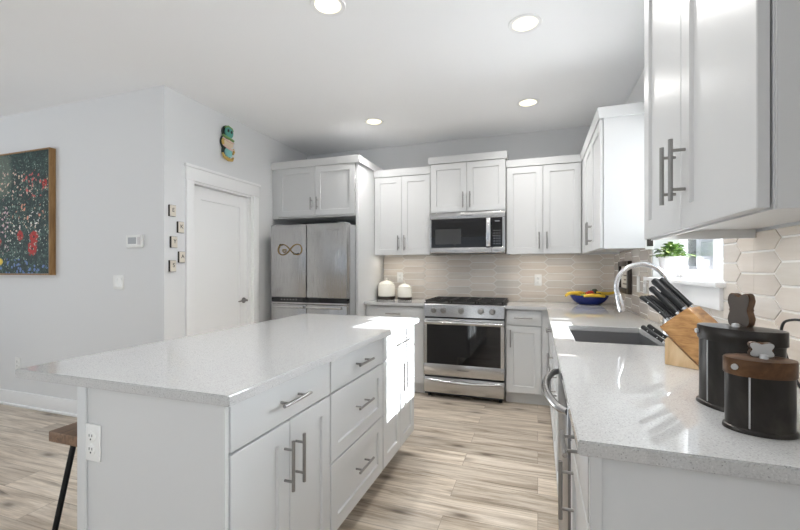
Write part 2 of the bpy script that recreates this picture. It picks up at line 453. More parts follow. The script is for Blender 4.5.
for a in ((YR, PY0, 0, ZC), (PY0, PY1, PZ1, ZC), (PY1, WY0, 0, ZC), (WY0, WY1, 0, WZ0), (WY0, WY1, WZ1, ZC), (WY1, BK+T, 0, ZC)):
    box(b, R, R+T, a[0], a[1], a[2], a[3])
struct(obj('wall_right', b, M['wall']), 'right kitchen wall with the sink window in it', 'wall')
DY0, DY1, DZ = 2.62, 3.36, 1.985                      # pantry door opening
b = BM()
for a in ((LW+0.0, DY0, 0, ZC), (DY0, DY1, DZ, ZC), (DY1, BK, 0, ZC)):
    box(b, P-0.12, P, a[0], a[1], a[2], a[3])
struct(obj('wall_pantry', b, M['wall']), 'bright white wall around the pantry door', 'wall')
b = BM(); box(b, XS, P-0.12, LW, LW+0.12, 0, ZC)
struct(obj('wall_left', b, M['wall']), 'grey wall with the garden painting', 'wall')
b = BM()
for a in ((XS, -4.2, 0, ZC), (-4.2, -0.6, 0, 0.4), (-4.2, -0.6, 2.3, ZC), (-0.6, R, 0, ZC)):
    box(b, a[0], a[1], YR-T, YR, a[2], a[3])
struct(obj('wall_rear', b, M['wall']), 'wall of the open room behind the camera', 'wall')
b = BM()
for a in ((YR, -2.4, 0, ZC), (-2.4, 0.8, 0, 0.4), (-2.4, 0.8, 2.3, ZC), (0.8, LW+0.12, 0, ZC)):
    box(b, XS-T, XS, a[0], a[1], a[2], a[3])
struct(obj('wall_side', b, M['wall']), 'far side wall of the open living room', 'wall')
b = BM(); box(b, P-1.2, P-1.08, LW+0.12, BK+T, 0, ZC); box(b, P-1.08, P-0.12, BK, BK+T, 0, ZC)
struct(obj('wall_closet', b, M['wall']), 'pantry closet wall behind the closed door', 'wall')
# skirting
def baseboard(name, x0, x1, y0, y1, nx, ny, label):
    b = BM()
    t = 0.014
    def strip(th, z0, z1, bev):
        box(b, x0 - (th if nx < 0 else 0), x1 + (th if nx > 0 else 0), y0 - (th if ny < 0 else 0), y1 + (th if ny > 0 else 0), z0, z1, bev)
    strip(t, 0, 0.135, 0.003); strip(t+0.012, 0, 0.022, 0.006)
    struct(obj(name, b, M['trim']), label, 'baseboard')
baseboard('baseboard_left', XS, P-0.001, LW, LW, 0, -1, 'white skirting board under the garden painting')
baseboard('baseboard_pantry', P, P, LW+0.0, 2.535, 1, 0, 'short white skirting board left of the pantry door')
# unseen windows and patio door, added to let light in
def fixed_window(name, label, a0, a1, z0, z1, axis, pos):
    t = thing(name, label, 'window', kind='structure')
    b = BM()
    def bb(u0, u1, w0, w1):
        if axis == 'x': box(b, u0, u1, pos-0.03, pos+0.03, w0, w1, 0.004)
        else: box(b, pos-0.03, pos+0.03, u0, u1, w0, w1, 0.004)
    f = 0.07
    bb(a0, a1, z0, z0+f); bb(a0, a1, z1-f, z1); bb(a0, a0+f, z0+f, z1-f); bb(a1-f, a1, z0+f, z1-f)
    mid = (a0+a1)/2; bb(mid-0.04, mid+0.04, z0+f, z1-f)
    obj('window_frame', b, M['trim'], t)
    b = BM()
    if axis == 'x': box(b, a0+f, a1-f, pos-0.003, pos+0.003, z0+f, z1-f)
    else: box(b, pos-0.003, pos+0.003, a0+f, a1-f, z0+f, z1-f)
    obj('pane', b, M['glass'], t, smooth=False)
fixed_window('window_added_rear', 'added unseen wide white window in the wall behind the camera, letting light in', -4.2, -0.6, 0.4, 2.3, 'x', YR-0.06)
fixed_window('window_added_side', 'added unseen wide white window in the far side wall, letting light in', -2.4, 0.8, 0.4, 2.3, 'y', XS-0.06)
fixed_window('door_added_patio', 'added unseen glazed white patio door beside the camera, letting light in', PY0, PY1, 0.0, PZ1, 'y', R+0.08)

b = BM(); box(b, R+T, 5.9, -3.4, 0.2, 2.32, 2.42)  # unseen slab added to block sun at the patio opening
struct(obj('roof_sun_block', b, M['trim']), 'added unseen roof slab keeping the sun out of the patio opening', 'roof')
# kitchen window
t = thing('window_1', 'white sliding window above the sink', 'window', (0, 0, 0), kind='structure')
GX = 0.865
b = BM()
f = 0.05
def wf(y0, y1, z0, z1, x0=GX-0.03, x1=GX+0.0149): box(b, x0, x1, y0, y1, z0, z1, 0.004)
wf(WY0, WY1, WZ0+0.02, WZ0+0.02+f); wf(WY0, WY1, WZ1-f, WZ1); wf(WY0, WY0+f+0.05, WZ0+f, WZ1-f); wf(WY1-f-0.02, WY1, WZ0+f, WZ1-f)
obj('window_frame', b, M['trim'], t)
my = 2.445
b = BM(); wf(my-0.016, my+0.016, WZ0+f, WZ1-f, GX-0.02, GX+0.012)
obj('meeting_stile', b, M['trim'], t)
b = BM(); wf(WY0+f, my-0.016, WZ0+0.07, WZ0+0.12, GX-0.02, GX+0.004); wf(WY0+f, my-0.016, WZ1-0.09, WZ1-f, GX-0.02, GX+0.004); wf(WY0+f, WY0+f+0.10, WZ0+0.12, WZ1-0.09, GX-0.02, GX+0.004)
obj('sash', b, M['trim'], t)
b = BM(); box(b, GX-0.003, GX+0.001, WY0+0.02, WY1-0.02, WZ0+0.04, WZ1-0.02)
obj('pane', b, M['glass'], t, smooth=False)
b = BM(); box(b, R+0.0005, GX-0.03, WY0+0.001, WY1-0.001, WZ0+0.0005, WZ0+0.022); box(b, R-0.045, R, WY0-0.035, WY1+0.035, WZ0+0.0005, WZ0+0.022, 0.004)
obj('window_sill', b, M['trim'], t)
b = BM(); box(b, R-0.022, R-0.0005, WY0-0.01, WY1+0.01, WZ0-0.092, WZ0, 0.003)
obj('apron', b, M['trim'], t)

# pantry door
t = thing('door_1', 'white single-panel pantry door with lever handle', 'door', (P, DY0, 0), kind='structure')
dw = DY1-DY0
b = BM()
box(b, 0, 0.018, -0.08, 0, 0, DZ, 0.003); box(b, 0, 0.018, dw, dw+0.08, 0, DZ, 0.003)
box(b, 0, 0.02, -0.085, dw+0.085, DZ, DZ+0.12, 0.003); box(b, 0, 0.032, -0.095, dw+0.095, DZ+0.105, DZ+0.13, 0.004)
obj('door_casing', b, M['trim'], t)
b = BM()
box(b, -0.12, -0.0005, 0.0005, 0.016, 0, DZ-0.0005); box(b, -0.12, -0.0005, dw-0.016, dw-0.0005, 0, DZ-0.0005); box(b, -0.12, -0.0005, 0.016, dw-0.016, DZ-0.016, DZ-0.0005)
box(b, -0.045, -0.033, 0.016, 0.028, 0, DZ-0.016); box(b, -0.045, -0.033, dw-0.028, dw-0.016, 0, DZ-0.016)
obj('door_jamb', b, M['trim'], t)
b = BM()
shaker(b, 0.019, dw-0.019, 0.012, DZ-0.02, y=0, th=0.035, st=0.11, rec=0.008)
bmesh.ops.transform(b, matrix=Matrix.Translation((-0.046, 0, 0)) @ Matrix.Rotation(PI/2, 4, 'Z'), verts=b.verts)
d = obj('door_slab', b, M['trim'], t)
b = BM()
lathe(b, [(0.0, 0), (0.028, 0), (0.028, 0.006), (0.012, 0.010), (0.010, 0.045), (0.0, 0.045)], 20)
bmesh.ops.transform(b, matrix=Matrix.Translation((-0.046, dw-0.075, 0.94)) @ Matrix.Rotation(PI/2, 4, 'Y'), verts=b.verts)
tube(b, [(-0.006, dw-0.075, 0.94), (-0.004, dw-0.10, 0.942), (-0.004, dw-0.15, 0.94), (-0.006, dw-0.19, 0.935)], [0.010, 0.009, 0.008, 0.006], 10)
obj('door_handle', b, M['nickel'], d)

# ------------------------------------------------------------------ tiled backsplash
def clip(poly, lo, hi):
    for ax, v, s in ((0, lo[0], 1), (0, hi[0], -1), (1, lo[1], 1), (1, hi[1], -1)):
        out = []
        for i in range(len(poly)):
            a, c = poly[i-1], poly[i]
            ina, inc = (a[ax]-v)*s >= 0, (c[ax]-v)*s >= 0
            if ina != inc:
                k = (v-a[ax])/(c[ax]-a[ax]); out.append((a[0]+(c[0]-a[0])*k, a[1]+(c[1]-a[1])*k))
            if inc: out.append(c)
        poly = out
        if len(poly) < 3: return []
    return poly
def tiles(name, rects, u_phase, z_phase, conv, label, seed, sgn):
    """conv(u, v, depth): wall coordinates to world"""
    rnd = random.Random(seed)
    b = BM(); lay = b.loops.layers.color.new('tint')
    HF, PT, H, G = 0.108, 0.040, 0.0742, 0.0034
    def face(vs, mi, tint):
        f = b.faces.new(vs); f.material_index = mi
        for l in f.loops: l[lay] = tint
    for (u0, u1, z0, z1) in rects:
        q = [b.verts.new(conv(u, z, 0.005)) for u, z in ((u0, z0), (u1, z0), (u1, z1), (u0, z1))]
        face(q, 1, (1, 1, 1, 1))
    umin = min(r[0] for r in rects)-0.4; umax = max(r[1] for r in rects)+0.4
    PI_ = 2*HF+PT; k0 = int((umin-u_phase)/PI_)-1; k1 = int((umax-u_phase)/PI_)+2
    for k in range(k0, k1):
        for j in range(-12, 18):
            cu = u_phase+k*PI_; cz = z_phase+j*H+(H/2 if k % 2 else 0)
            g = rnd.uniform(0.95, 1.05); w = rnd.uniform(-0.012, 0.012)
            tint = (g+w, g, g-w, 1)
            hexa = lambda ins: [(cu-HF-PT+ins*1.2, cz), (cu-HF+ins*.4, cz-H/2+ins), (cu+HF-ins*.4, cz-H/2+ins), (cu+HF+PT-ins*1.2, cz), (cu+HF-ins*.4, cz+H/2-ins), (cu-HF+ins*.4, cz+H/2-ins)]
            for (u0, u1, z0, z1) in rects:
                lo, hi = (u0, z0), (u1, z1)
                A = clip(hexa(G), lo, hi)
                if not A: continue
                ar = 0
                for i in range(len(A)): ar += A[i-1][0]*A[i][1]-A[i][0]*A[i-1][1]
                if abs(ar) < 2e-4: continue
                cx = sum(p[0] for p in A)/len(A); cy = sum(p[1] for p in A)/len(A)
                ins = [(p[0]+(cx-p[0])*0.012, p[1]+(cy-p[1])*0.045) for p in A]
                v0 = [b.verts.new(conv(*p, 0.002)) for p in A]; v1 = [b.verts.new(conv(*p, 0.0075)) for p in A]; v2 = [b.verts.new(conv(*p, 0.0085)) for p in ins]
                n = len(A)
                for X, Y in ((v0, v1), (v1, v2)):
                    for i in range(n): face((X[i-1], X[i], Y[i], Y[i-1]), 0, tint)
                face(v2, 0, tint)
    # loose flat grout faces must keep facing the room: recalc is done per island by obj()
    o = obj(name, b, [M['tile'], M['grout']], smooth=False)
    return struct(o, label, 'backsplash')
CT = 0.914
tiles('wall_tile_back', [(-1.6995, -1.058, CT, 1.41), (-1.058, -0.295, 0.80, 1.43), (-0.295, R-0.009, CT, 1.41)], -0.048, 1.357,
      lambda u, z, d: (u, BK-d, z), 'beige long-hexagon tile behind the range', 3, 1)
tiles('wall_tile_right', [(0.88, 1.70, CT, 1.375), (1.70, WY0-0.011, CT, WZ1), (WY0-0.011, WY1+0.011, CT, WZ0-0.093), (WY1+0.011, BK-0.009, CT, 1.41)], 1.684, 1.272,
      lambda u, z, d: (R-d, u, z), 'pale long-hexagon tile along the sink wall', 4, -1)

# ------------------------------------------------------------------ cabinets
def pull_v(parent, x, zc, L, y=-0.02):
    b = BM(); r = 0.006
    tube(b, [(x, y-0.034, zc-L/2), (x, y-0.034, zc+L/2)], r, 12)
    for s in (-1, 1): tube(b, [(x, y+0.001, zc+s*(L/2-0.03)), (x, y-0.034, zc+s*(L/2-0.03))], 0.0045, 8)
    return obj('handle', b, M['nickel'], parent)
def pull_h(parent, xc, z, L, y=-0.02):
    b = BM()
    tube(b, [(xc-L/2, y-0.034, z), (xc+L/2, y-0.034, z)], 0.006, 12)
    for s in (-1, 1): tube(b, [(xc+s*(L/2-0.03), y+0.001, z), (xc+s*(L/2-0.03), y-0.034, z)], 0.0045, 8)
    return obj('handle', b, M['nickel'], parent)
def cabinet(name, label, loc, rz, w, d, z0, z1, fronts, group, toe=0.0, open_bottom=0.0, rec=0.06):
    """local x along the front (0..w), body y 0..d, doors in front of y=0"""
    t = thing(name, label, 'cabinet', loc, rz, group)
    b = BM(); s_ = 0.003
    if open_bottom:                                   # upper box with a recessed underside
        box(b, 0, w, s_, d, z0+open_bottom, z1)
        box(b, 0, 0.018, s_, d, z0, z0+open_bottom); box(b, w-0.018, w, s_, d, z0, z0+open_bottom); box(b, 0.018, w-0.018, s_, 0.02, z0, z0+open_bottom)
    else: box(b, 0, w, s_, d, z0, z1)
    obj('body', b, M['cab'], t)
    if toe: bx('toe_kick', M['cab'], t, 0, w, rec, d, 0.0, z0)
    for fr in fronts:
        b = BM(); g = 0.0016
        x0, x1, a, c = fr['x'][0]+g, fr['x'][1]-g, fr['z'][0]+g, fr['z'][1]-g
        if fr.get('flat'): box(b, x0, x1, -0.02, -0.0005, a, c, 0.0018)
        else: shaker(b, x0, x1, a, c, y=-0.02, th=0.0195, st=fr.get('st', 0.06))
        p = obj(fr['k'], b, M['cab'], t)
        if 'v' in fr: pull_v(p, *fr['v'])
        if 'h' in fr: pull_h(p, *fr['h'])
    return t
def crown(parent, x0, x1, y0, y1, z0, z1, left=True, right=True, over=0.015):
    """flat crown board around the cabinet top (y0 = door face, y1 = wall)"""
    b = BM(); th = 0.02
    pr = [(y0-over*0.4, z0), (y0-over, z1-0.004), (y0-over, z1), (y0+th, z1), (y0+th, z0)]
    prism(b, pr, x0-(over if left else 0), x1+(over if right else 0), 'x')
    if left: box(b, x0-over, x0, y0+th, y1, z0, z1)
    if right: box(b, x1, x1+over, y0+th, y1, z0, z1)
    box(b, x0, x1, y0+th, y1, z1-0.012, z1-0.001)
    return obj('crown_moulding', b, M['cab'], parent, smooth=False)
def dr(k, x0, x1, z0, z1, **o): return dict(k=k, x=(x0, x1), z=(z0, z1), **o)
UF = 4.09                                             # face of the upper doors on the back wall
UG, BG, IG = 'upper wall cabinets', 'base cabinets under the worktop', 'island cabinets'
BWY = BK-0.0105
ub = BWY-(UF+0.02)
# fridge housing
HY = 3.67
w = 0.925
t = cabinet('fridge_cabinet', 'two-door overhead cabinet above the steel fridge', (-2.655, HY+0.02, 0), 0, w, BK-HY-0.022, 1.79, 2.34,
            [dr('door', 0.005, w/2, 1.803, 2.32, v=(w/2-0.035, 1.93, 0.13)), dr('door', w/2, w-0.005, 1.803, 2.32, v=(w/2+0.035, 1.93, 0.13))], UG)
crown(t, -0.070, w+0.0305, -0.02, BK-HY-0.022, 2.32, 2.393, left=False)
bx('filler', M['cab'], t, -0.0695, -0.001, -0.005, 0.02, 1.79, 2.319)
t = tag(bx('fridge_end_panel', M['cab'], None, -1.729, -1.7005, 3.68, BK-0.001, 0, 2.319, bev=0.0015), 'tall white end panel right of the fridge', 'cabinet panel')
# left upper
x0, x1 = -1.6995, -1.064; w = x1-x0
t = cabinet('wall_cabinet', 'two-door upper cabinet between fridge panel and microwave', (x0, UF+0.02, 0), 0, w, ub, 1.40, 2.26,
            [dr('door', 0.003, w/2, 1.402, 2.245, v=(w/2-0.035, 1.53, 0.16)), dr('door', w/2, w-0.003, 1.402, 2.245, v=(w/2+0.035, 1.53, 0.16))], UG, open_bottom=0.02)
crown(t, 0, w, -0.02, ub, 2.25, 2.325, left=False, right=False)
# microwave cabinet
x0, x1 = -1.062, -0.299; w = x1-x0
t = cabinet('wall_cabinet', 'short two-door upper cabinet above the microwave', (x0, UF, 0), 0, w, ub+0.02, 1.828, 2.35,
            [dr('door', 0.003, w/2, 1.832, 2.335, v=(w/2-0.035, 1.95, 0.16)), dr('door', w/2, w-0.003, 1.832, 2.335, v=(w/2+0.035, 1.95, 0.16))], UG)
crown(t, 0, w, -0.02, ub+0.02, 2.34, 2.41)
# right upper
x0, x1 = -0.295, 0.388; w = x1-x0
t = cabinet('wall_cabinet', 'two-door upper cabinet right of the microwave over the outlet', (x0, UF+0.02, 0), 0, w, ub, 1.395, 2.26,
            [dr('door', 0.003, w/2, 1.397, 2.245, v=(w/2-0.035, 1.525, 0.16)), dr('door', w/2, w-0.003, 1.397, 2.245, v=(w/2+0.035, 1.525, 0.16))], UG, open_bottom=0.02)
crown(t, 0, w, -0.02, ub, 2.25, 2.315, left=False, right=False)
# upper on the right wall, by the corner (front faces -X): local x runs towards -Y
XF = 0.388
ry = -PI/2; ud = (R-0.0105)-(XF+0.02)
y1, y0 = UF-0.001, 2.945; w = y1-y0
t = cabinet('wall_cabinet', 'tall corner upper cabinet on the sink wall with wide blank end panel', (XF+0.02, y1, 0), ry, w, ud, 1.385, 2.255,
            [dr('door', 0.26, 0.26+(w-0.265)/2, 1.388, 2.24, v=(0.26+(w-0.265)/2-0.035, 1.52, 0.17)),
             dr('door', 0.26+(w-0.265)/2, w-0.004, 1.388, 2.24, v=(0.26+(w-0.265)/2+0.035, 1.52, 0.17)),
             dr('filler', 0.021, 0.258, 1.388, 2.24, flat=True)], UG, open_bottom=0.02)
crown(t, 0.021, w, -0.02, ud, 2.245, 2.315, left=False)
# near upper on the right wall
XN = 0.371; udn = (R-0.0105)-(XN+0.02)
y1, y0 = 1.70, 0.885; w = y1-y0
t = cabinet('wall_cabinet', 'large two-door upper cabinet above the black tin canisters', (XN+0.02, y1, 0), ry, w, udn, 1.355, 2.27,
            [dr('door', 0.003, w/2, 1.357, 2.26, v=(w/2-0.045, 1.515, 0.165), st=0.062), dr('door', w/2, w-0.003, 1.357, 2.26, v=(w/2+0.035, 1.515, 0.165), st=0.062)], UG, open_bottom=0.03)
crown(t, 0, w, -0.02, udn, 2.262, 2.33)
bx('end_panel', M['cab'], t, w+0.0002, w+0.004, 0.006, udn, 1.355, 2.262)

def fill_bar(label, loc, rz, L, e, col):  # added lamps, tucked out of view to brighten the tiles
    t = thing('fill_bar', label, 'added fill light bar', loc, rz)
    bx('housing', M['plastic'], t, 0, L, 0, 0.03, -0.012, -0.0005)
    bx('lens', M['lamp'], t, 0.01, L-0.01, 0.006, 0.024, -0.0135, -0.0115)
    l = bpy.data.lights.new('fill_bar_glow', 'AREA'); o = bpy.data.objects.new('fill_bar_glow', l); C.objects.link(o)
    l.shape = 'RECTANGLE'; l.size = L-0.02; l.size_y = 0.02; l.energy = e; l.color = col
    o.parent = t; o.location = (L/2, 0.015, -0.015)
fill_bar('added slim fill light bar under the upper cabinet left of the microwave', (-1.66, UF+0.045, 1.4195), 0, 0.56, 0.55, (1, 0.93, 0.84))
fill_bar('added slim fill light bar under the upper cabinet right of the microwave', (-0.25, UF+0.045, 1.4145), 0, 0.60, 0.55, (1, 0.93, 0.84))
fill_bar('added slim fill light bar under the large upper cabinet by the canisters', (XN+0.045, 1.66, 1.3845), ry, 0.70, 0.9, (0.95, 0.98, 1))
# base cabinets, back wall
BF = 3.84
bd = BWY-(BF+0.02)
x0, x1 = -1.6995, -1.062; w = x1-x0
t = cabinet('base_cabinet', 'base cabinet between the fridge panel and the range', (x0, BF+0.02, 0), 0, w, bd, 0.105, 0.8835,
            [dr('drawer', 0.02, w-0.004, 0.735, 0.872, flat=True, h=(w*0.5, 0.80, 0.16)), dr('door', 0.02, w/2+0.01, 0.115, 0.728, v=(w/2-0.035, 0.62, 0.16)), dr('door', w/2+0.01, w-0.004, 0.115, 0.728, v=(w/2+0.045, 0.62, 0.16))], BG, toe=1)
x0, x1 = -0.287, 0.036; w = x1-x0
t = cabinet('base_cabinet', 'narrow base cabinet right of the range', (x0, BF+0.02, 0), 0, w, bd, 0.105, 0.8835,
            [dr('drawer', 0.012, w-0.004, 0.735, 0.872, flat=True, h=(w/2, 0.805, 0.16)), dr('door', 0.012, w-0.004, 0.115, 0.728, v=(0.05, 0.615, 0.16))], BG, toe=1)
bx('corner_filler', M['cab'], t, w+0.0005, 0.094-x0, -0.008, 0.012, 0.105, 0.8835)
bx('corner_filler', M['cab'], t, w+0.0005, 0.16-x0, 0.06, 0.075, 0, 0.105)
# right run: door face X = 0.095
RF = 0.095; rd = (R-0.0105)-(RF+0.02)
def rightcab(label, y1, y0, fr): return cabinet('base_cabinet', label, (RF+0.02, y1, 0), ry, y1-y0, rd, 0.105, 0.8835, fr, BG, toe=1)
w = 3.83-2.75
rightcab('corner base cabinet below the fruit bowl end of the worktop', 3.83, 2.75,
         [dr('filler', -0.005, 0.30, 0.115, 0.872, flat=True), dr('drawer', 0.304, w-0.003, 0.735, 0.872, flat=True, h=(0.304+(w-0.307)/2, 0.80, 0.16)), dr('door', 0.304, w-0.003, 0.115, 0.728, v=(w-0.05, 0.62, 0.16))])
w = 2.748-1.945
b_ = rightcab('base cabinet directly under the sink', 2.748, 1.945,
         [dr('false_front', 0.003, w-0.003, 0.735, 0.872, flat=True), dr('door', 0.003, w/2, 0.115, 0.728, v=(w/2-0.04, 0.62, 0.16)), dr('door', w/2, w-0.003, 0.115, 0.728, v=(w/2+0.04, 0.62, 0.16))])
# the sink base is an open box: replace its solid body
for ch in list(b_.children):
    if ch.name.startswith('body'): bpy.data.objects.remove(ch)
b = BM(); box(b, 0, 0.018, 0, rd, 0.105, 0.8835); box(b, w-0.018, w, 0, rd, 0.105, 0.8835); box(b, 0.018, w-0.018, 0, rd, 0.105, 0.123); box(b, 0.018, w-0.018, 0, 0.018, 0.123, 0.8835); box(b, 0.018, w-0.018, rd-0.01, rd, 0.123, 0.8835)
obj('body', b, M['cab'], b_)
w = 1.333-0.885
t = rightcab('base cabinet at the near end of the sink worktop', 1.333, 0.885,
         [dr('drawer', 0.003, w-0.003, 0.735, 0.872, flat=True, h=(w/2, 0.805, 0.15)), dr('door', 0.003, w-0.003, 0.115, 0.728, v=(0.10, 0.62, 0.165))])
bx('end_panel', M['cab'], t, w+0.0005, w+0.014, 0.0, rd, 0.0, 0.8835, bev=0.001)
bx('stile', M['cab'], t, w+0.0005, w+0.017, -0.018, 0.003, 0.0, 0.8835)

# island
IX0, IX1, IY0, IY1 = -1.659, -0.77, 0.857, 2.65
IF = -0.795
ri = PI/2
def islandcab(label, y0, y1, fr): return cabinet('island_cabinet', label, (IF-0.02, y0, 0), ri, y1-y0, 0.527, 0.15, 0.8835, fr, IG, toe=1, rec=0.13)
w = 1.452-0.887
islandcab('near island cabinet with one drawer over two doors', 0.887, 1.452,
          [dr('drawer', 0.003, w-0.003, 0.742, 0.877, flat=True, h=(w/2, 0.812, 0.16)), dr('door', 0.003, w/2, 0.155, 0.738, v=(w/2-0.03, 0.60, 0.165)), dr('door', w/2, w-0.003, 0.155, 0.738, v=(w/2+0.035, 0.60, 0.165))])
w = 2.037-1.454
islandcab('middle island cabinet with a stack of three drawers', 1.454, 2.037,
          [dr('drawer', 0.003, w-0.003, 0.742, 0.877, flat=True, h=(w/2, 0.812, 0.16)), dr('drawer', 0.003, w-0.003, 0.455, 0.738, h=(w/2, 0.615, 0.16)), dr('drawer', 0.003, w-0.003, 0.155, 0.451, h=(w/2, 0.325, 0.16))])
w = 2.62-2.039
islandcab('far island cabinet facing the range, lit by the sun', 2.039, 2.62,
          [dr('drawer', 0.003, w-0.003, 0.742, 0.877, flat=True, h=(w/2, 0.812, 0.16)), dr('door', 0.003, w/2, 0.155, 0.738, v=(w/2-0.03, 0.60, 0.165)), dr('door', w/2, w-0.003, 0.155, 0.738, v=(w/2+0.035, 0.60, 0.165))])
t = thing('island_panelling', 'grey panelled near end and back of the island', 'cabinet panel', (-1.352, 0.88, 0))
bx('end_panel', M['cab'], t, 0.0, 0.555, -0.008, 0.0055, 0.0, 0.8835)
bx('end_panel', M['cab'], t, 0.0, 0.537, 1.7415, 1.755, 0.15, 0.8835)
bx('toe_panel', M['cab'], t, 0.0, 0.41, 1.7415, 1.75, 0.0, 0.15)
bx('back_panel', M['cab'], t, -0.001, 0.006, 0.006, 1.741, 0.0, 0.8835)
bx('corner_trim', M['cab'], t, -0.013, 0.024, -0.016, -0.0085, 0.0, 0.8835, bev=0.001)
bx('corner_trim', M['cab'], t, -0.013, -0.0015, -0.008, 0.03, 0.0, 0.8835, bev=0.001)
# ------------------------------------------------------------------ worktops
b = BM(); plate(b, [IX0, IX1], [IY0, IY1], lambda x, y: True, 0.884, CT)
tag(obj('island_worktop', b, M['quartz']), 'long white speckled quartz worktop on the island', 'worktop')
b = BM(); plate(b, [-1.700, -1.059], [3.80, BWY-0.0005], lambda x, y: True, 0.884, CT)
tag(obj('worktop', b, M['quartz']), 'short white quartz worktop under the cream jars', 'worktop')
CX = 0.074
SX0, SX1, SY0, SY1 = 0.168, 0.545, 2.03, 2.60
b = BM()
plate(b, [-0.288, CX, SX0, SX1, R-0.010], [0.857, SY0, SY1, 3.80, BWY-0.0005],
      lambda x, y: (y > 3.80 or x > CX) and not (SX0 < x < SX1 and SY0 < y < SY1), 0.884, CT)
tag(obj('worktop', b, M['quartz']), 'L-shaped white quartz worktop with the sink cut into it', 'worktop')

# ------------------------------------------------------------------ sink and faucet
t = thing('kitchen_sink', 'rectangular undermount steel sink below the window', 'sink', (SX0, SY0, 0.884))
b = BM(); wx, wy, dp, th = SX1-SX0, SY1-SY0, 0.21, 0.003
def bas(a, z): return [b.verts.new((x, y, z)) for x, y in ((-a, -a), (wx+a, -a), (wx+a, wy+a), (-a, wy+a))]
r0 = bas(0.012, -0.0008); r1 = bas(0.001, -0.0008); r2 = bas(-0.004, -dp+0.012); r3 = bas(-0.018, -dp)
q0 = bas(0.012, -0.004); q1 = bas(0.006, -0.005); q2 = bas(0.001, -dp-0.003)
for A, Bq in ((r0, r1), (r1, r2), (r2, r3), (r0, q0), (q0, q1), (q1, q2)):
    for k in range(4): b.faces.new((A[k], A[(k+1) % 4], Bq[(k+1) % 4], Bq[k]))
b.faces.new(r3); b.faces.new(q2)
obj('basin', b, M['steel_sink'], t)
b = BM(); lathe(b, [(0, -dp+0.004), (0.03, -dp+0.003), (0.042, -dp+0.004), (0.044, -dp+0.0005)], 24, c=(wx/2, wy/2, 0))
obj('drain', b, M['chrome'], t)
FX, FY = 0.613, 2.33
t = thing('faucet', 'tall chrome gooseneck faucet behind the sink', 'faucet', (FX, FY, CT))
b = BM(); lathe(b, [(0, 0.0005), (0.029, 0.0005), (0.029, 0.006), (0.024, 0.012), (0.0205, 0.10), (0.0175, 0.112), (0, 0.112)], 24)
obj('base', b, M['chrome'], t)
b = BM(); ra = 0.115; zc = 0.245; pts = [(0, 0, 0.10), (0, 0, 0.18)]
for i in range(0, 21):
    a = PI*1.10*i/20; pts.append((-ra+ra*math.cos(a), 0, zc+ra*math.sin(a)))
tube(b, pts, 0.0125, 16)
obj('spout', b, M['chrome'], t)
e = Vector(pts[-1]); dv = (Vector(pts[-1])-Vector(pts[-2])).normalized()
b = BM(); tube(b, [e-dv*0.004, e+dv*0.012, e+dv*0.02, e+dv*0.075, e+dv*0.095], [0.0135, 0.0150, 0.0165, 0.0175, 0.015], 16)
obj('spray_head', b, M['chrome'], t)
b = BM(); tube(b, [(0, -0.02, 0.075), (0, -0.045, 0.08)], 0.011, 12); tube(b, [(0, -0.04, 0.08), (0.01, -0.065, 0.12), (0.014, -0.07, 0.16)], [0.006, 0.005, 0.006], 10)
obj('lever', b, M['chrome'], t)

# ------------------------------------------------------------------ refrigerator
fx0, fx1, fy = -2.606, -1.735, 3.49
t = thing('refrigerator', 'four-door stainless steel fridge under the overhead cabinet', 'fridge', (fx0, fy, 0))
fw = fx1-fx0; FZ = 1.70
b = BM(); box(b, 0.004, fw+0.0, 0.075, 0.80, 0.02, FZ-0.012, 0.004); box(b, 0.03, fw-0.03, 0.10, 0.75, 0.0, 0.02)
obj('body', b, M['grey_plastic'], t)
mid = fw*0.485
for a, c, nm in ((0, mid-0.003, 'l'), (mid+0.003, fw, 'r')):
    p = bx('door', M['steel_v'], t, a, c, 0, 0.07, 0.965, FZ, bev=0.012)
    if nm == 'l': ldoor = p
    else: rdoor = p
    p2 = bx('door', M['steel_v'], t, a, c, 0, 0.07, 0.06, 0.895, bev=0.008)
    pp = BM(); hx0, hx1 = (a+0.05, c-0.012) if nm == 'l' else (a+0.012, c-0.05)
    box(pp, hx0, hx1, -0.032, -0.018, 0.862, 0.884, 0.004)
    for xx in (hx0+0.012, hx1-0.012): box(pp, xx-0.008, xx+0.008, -0.019, 0.001, 0.865, 0.881, 0.002)
    obj('handle', pp, M['steel'], p2)
bx('control_band', M['black_glass'], t, 0.004, fw-0.004, 0.012, 0.07, 0.918, 0.962)
bx('top_rail', M['steel'], t, 0.002, fw-0.002, 0.004, 0.07, 0.897, 0.916, bev=0.004)
for xx in (0.04, fw-0.11): bx('hinge_cover', M['grey_plastic'], t, xx, xx+0.07, 0.03, 0.16, FZ-0.013, FZ+0.012, bev=0.005)
for i in range(6): bx('control_mark', M['pewter'], t, 0.12+i*0.035, 0.132+i*0.035, 0.0112, 0.0125, 0.937, 0.943)
text('badge', 'Whirlpool', 0.032, M['nickel'], rdoor, (fw*0.83, -0.0004, FZ-0.065), (PI/2, 0, 0))
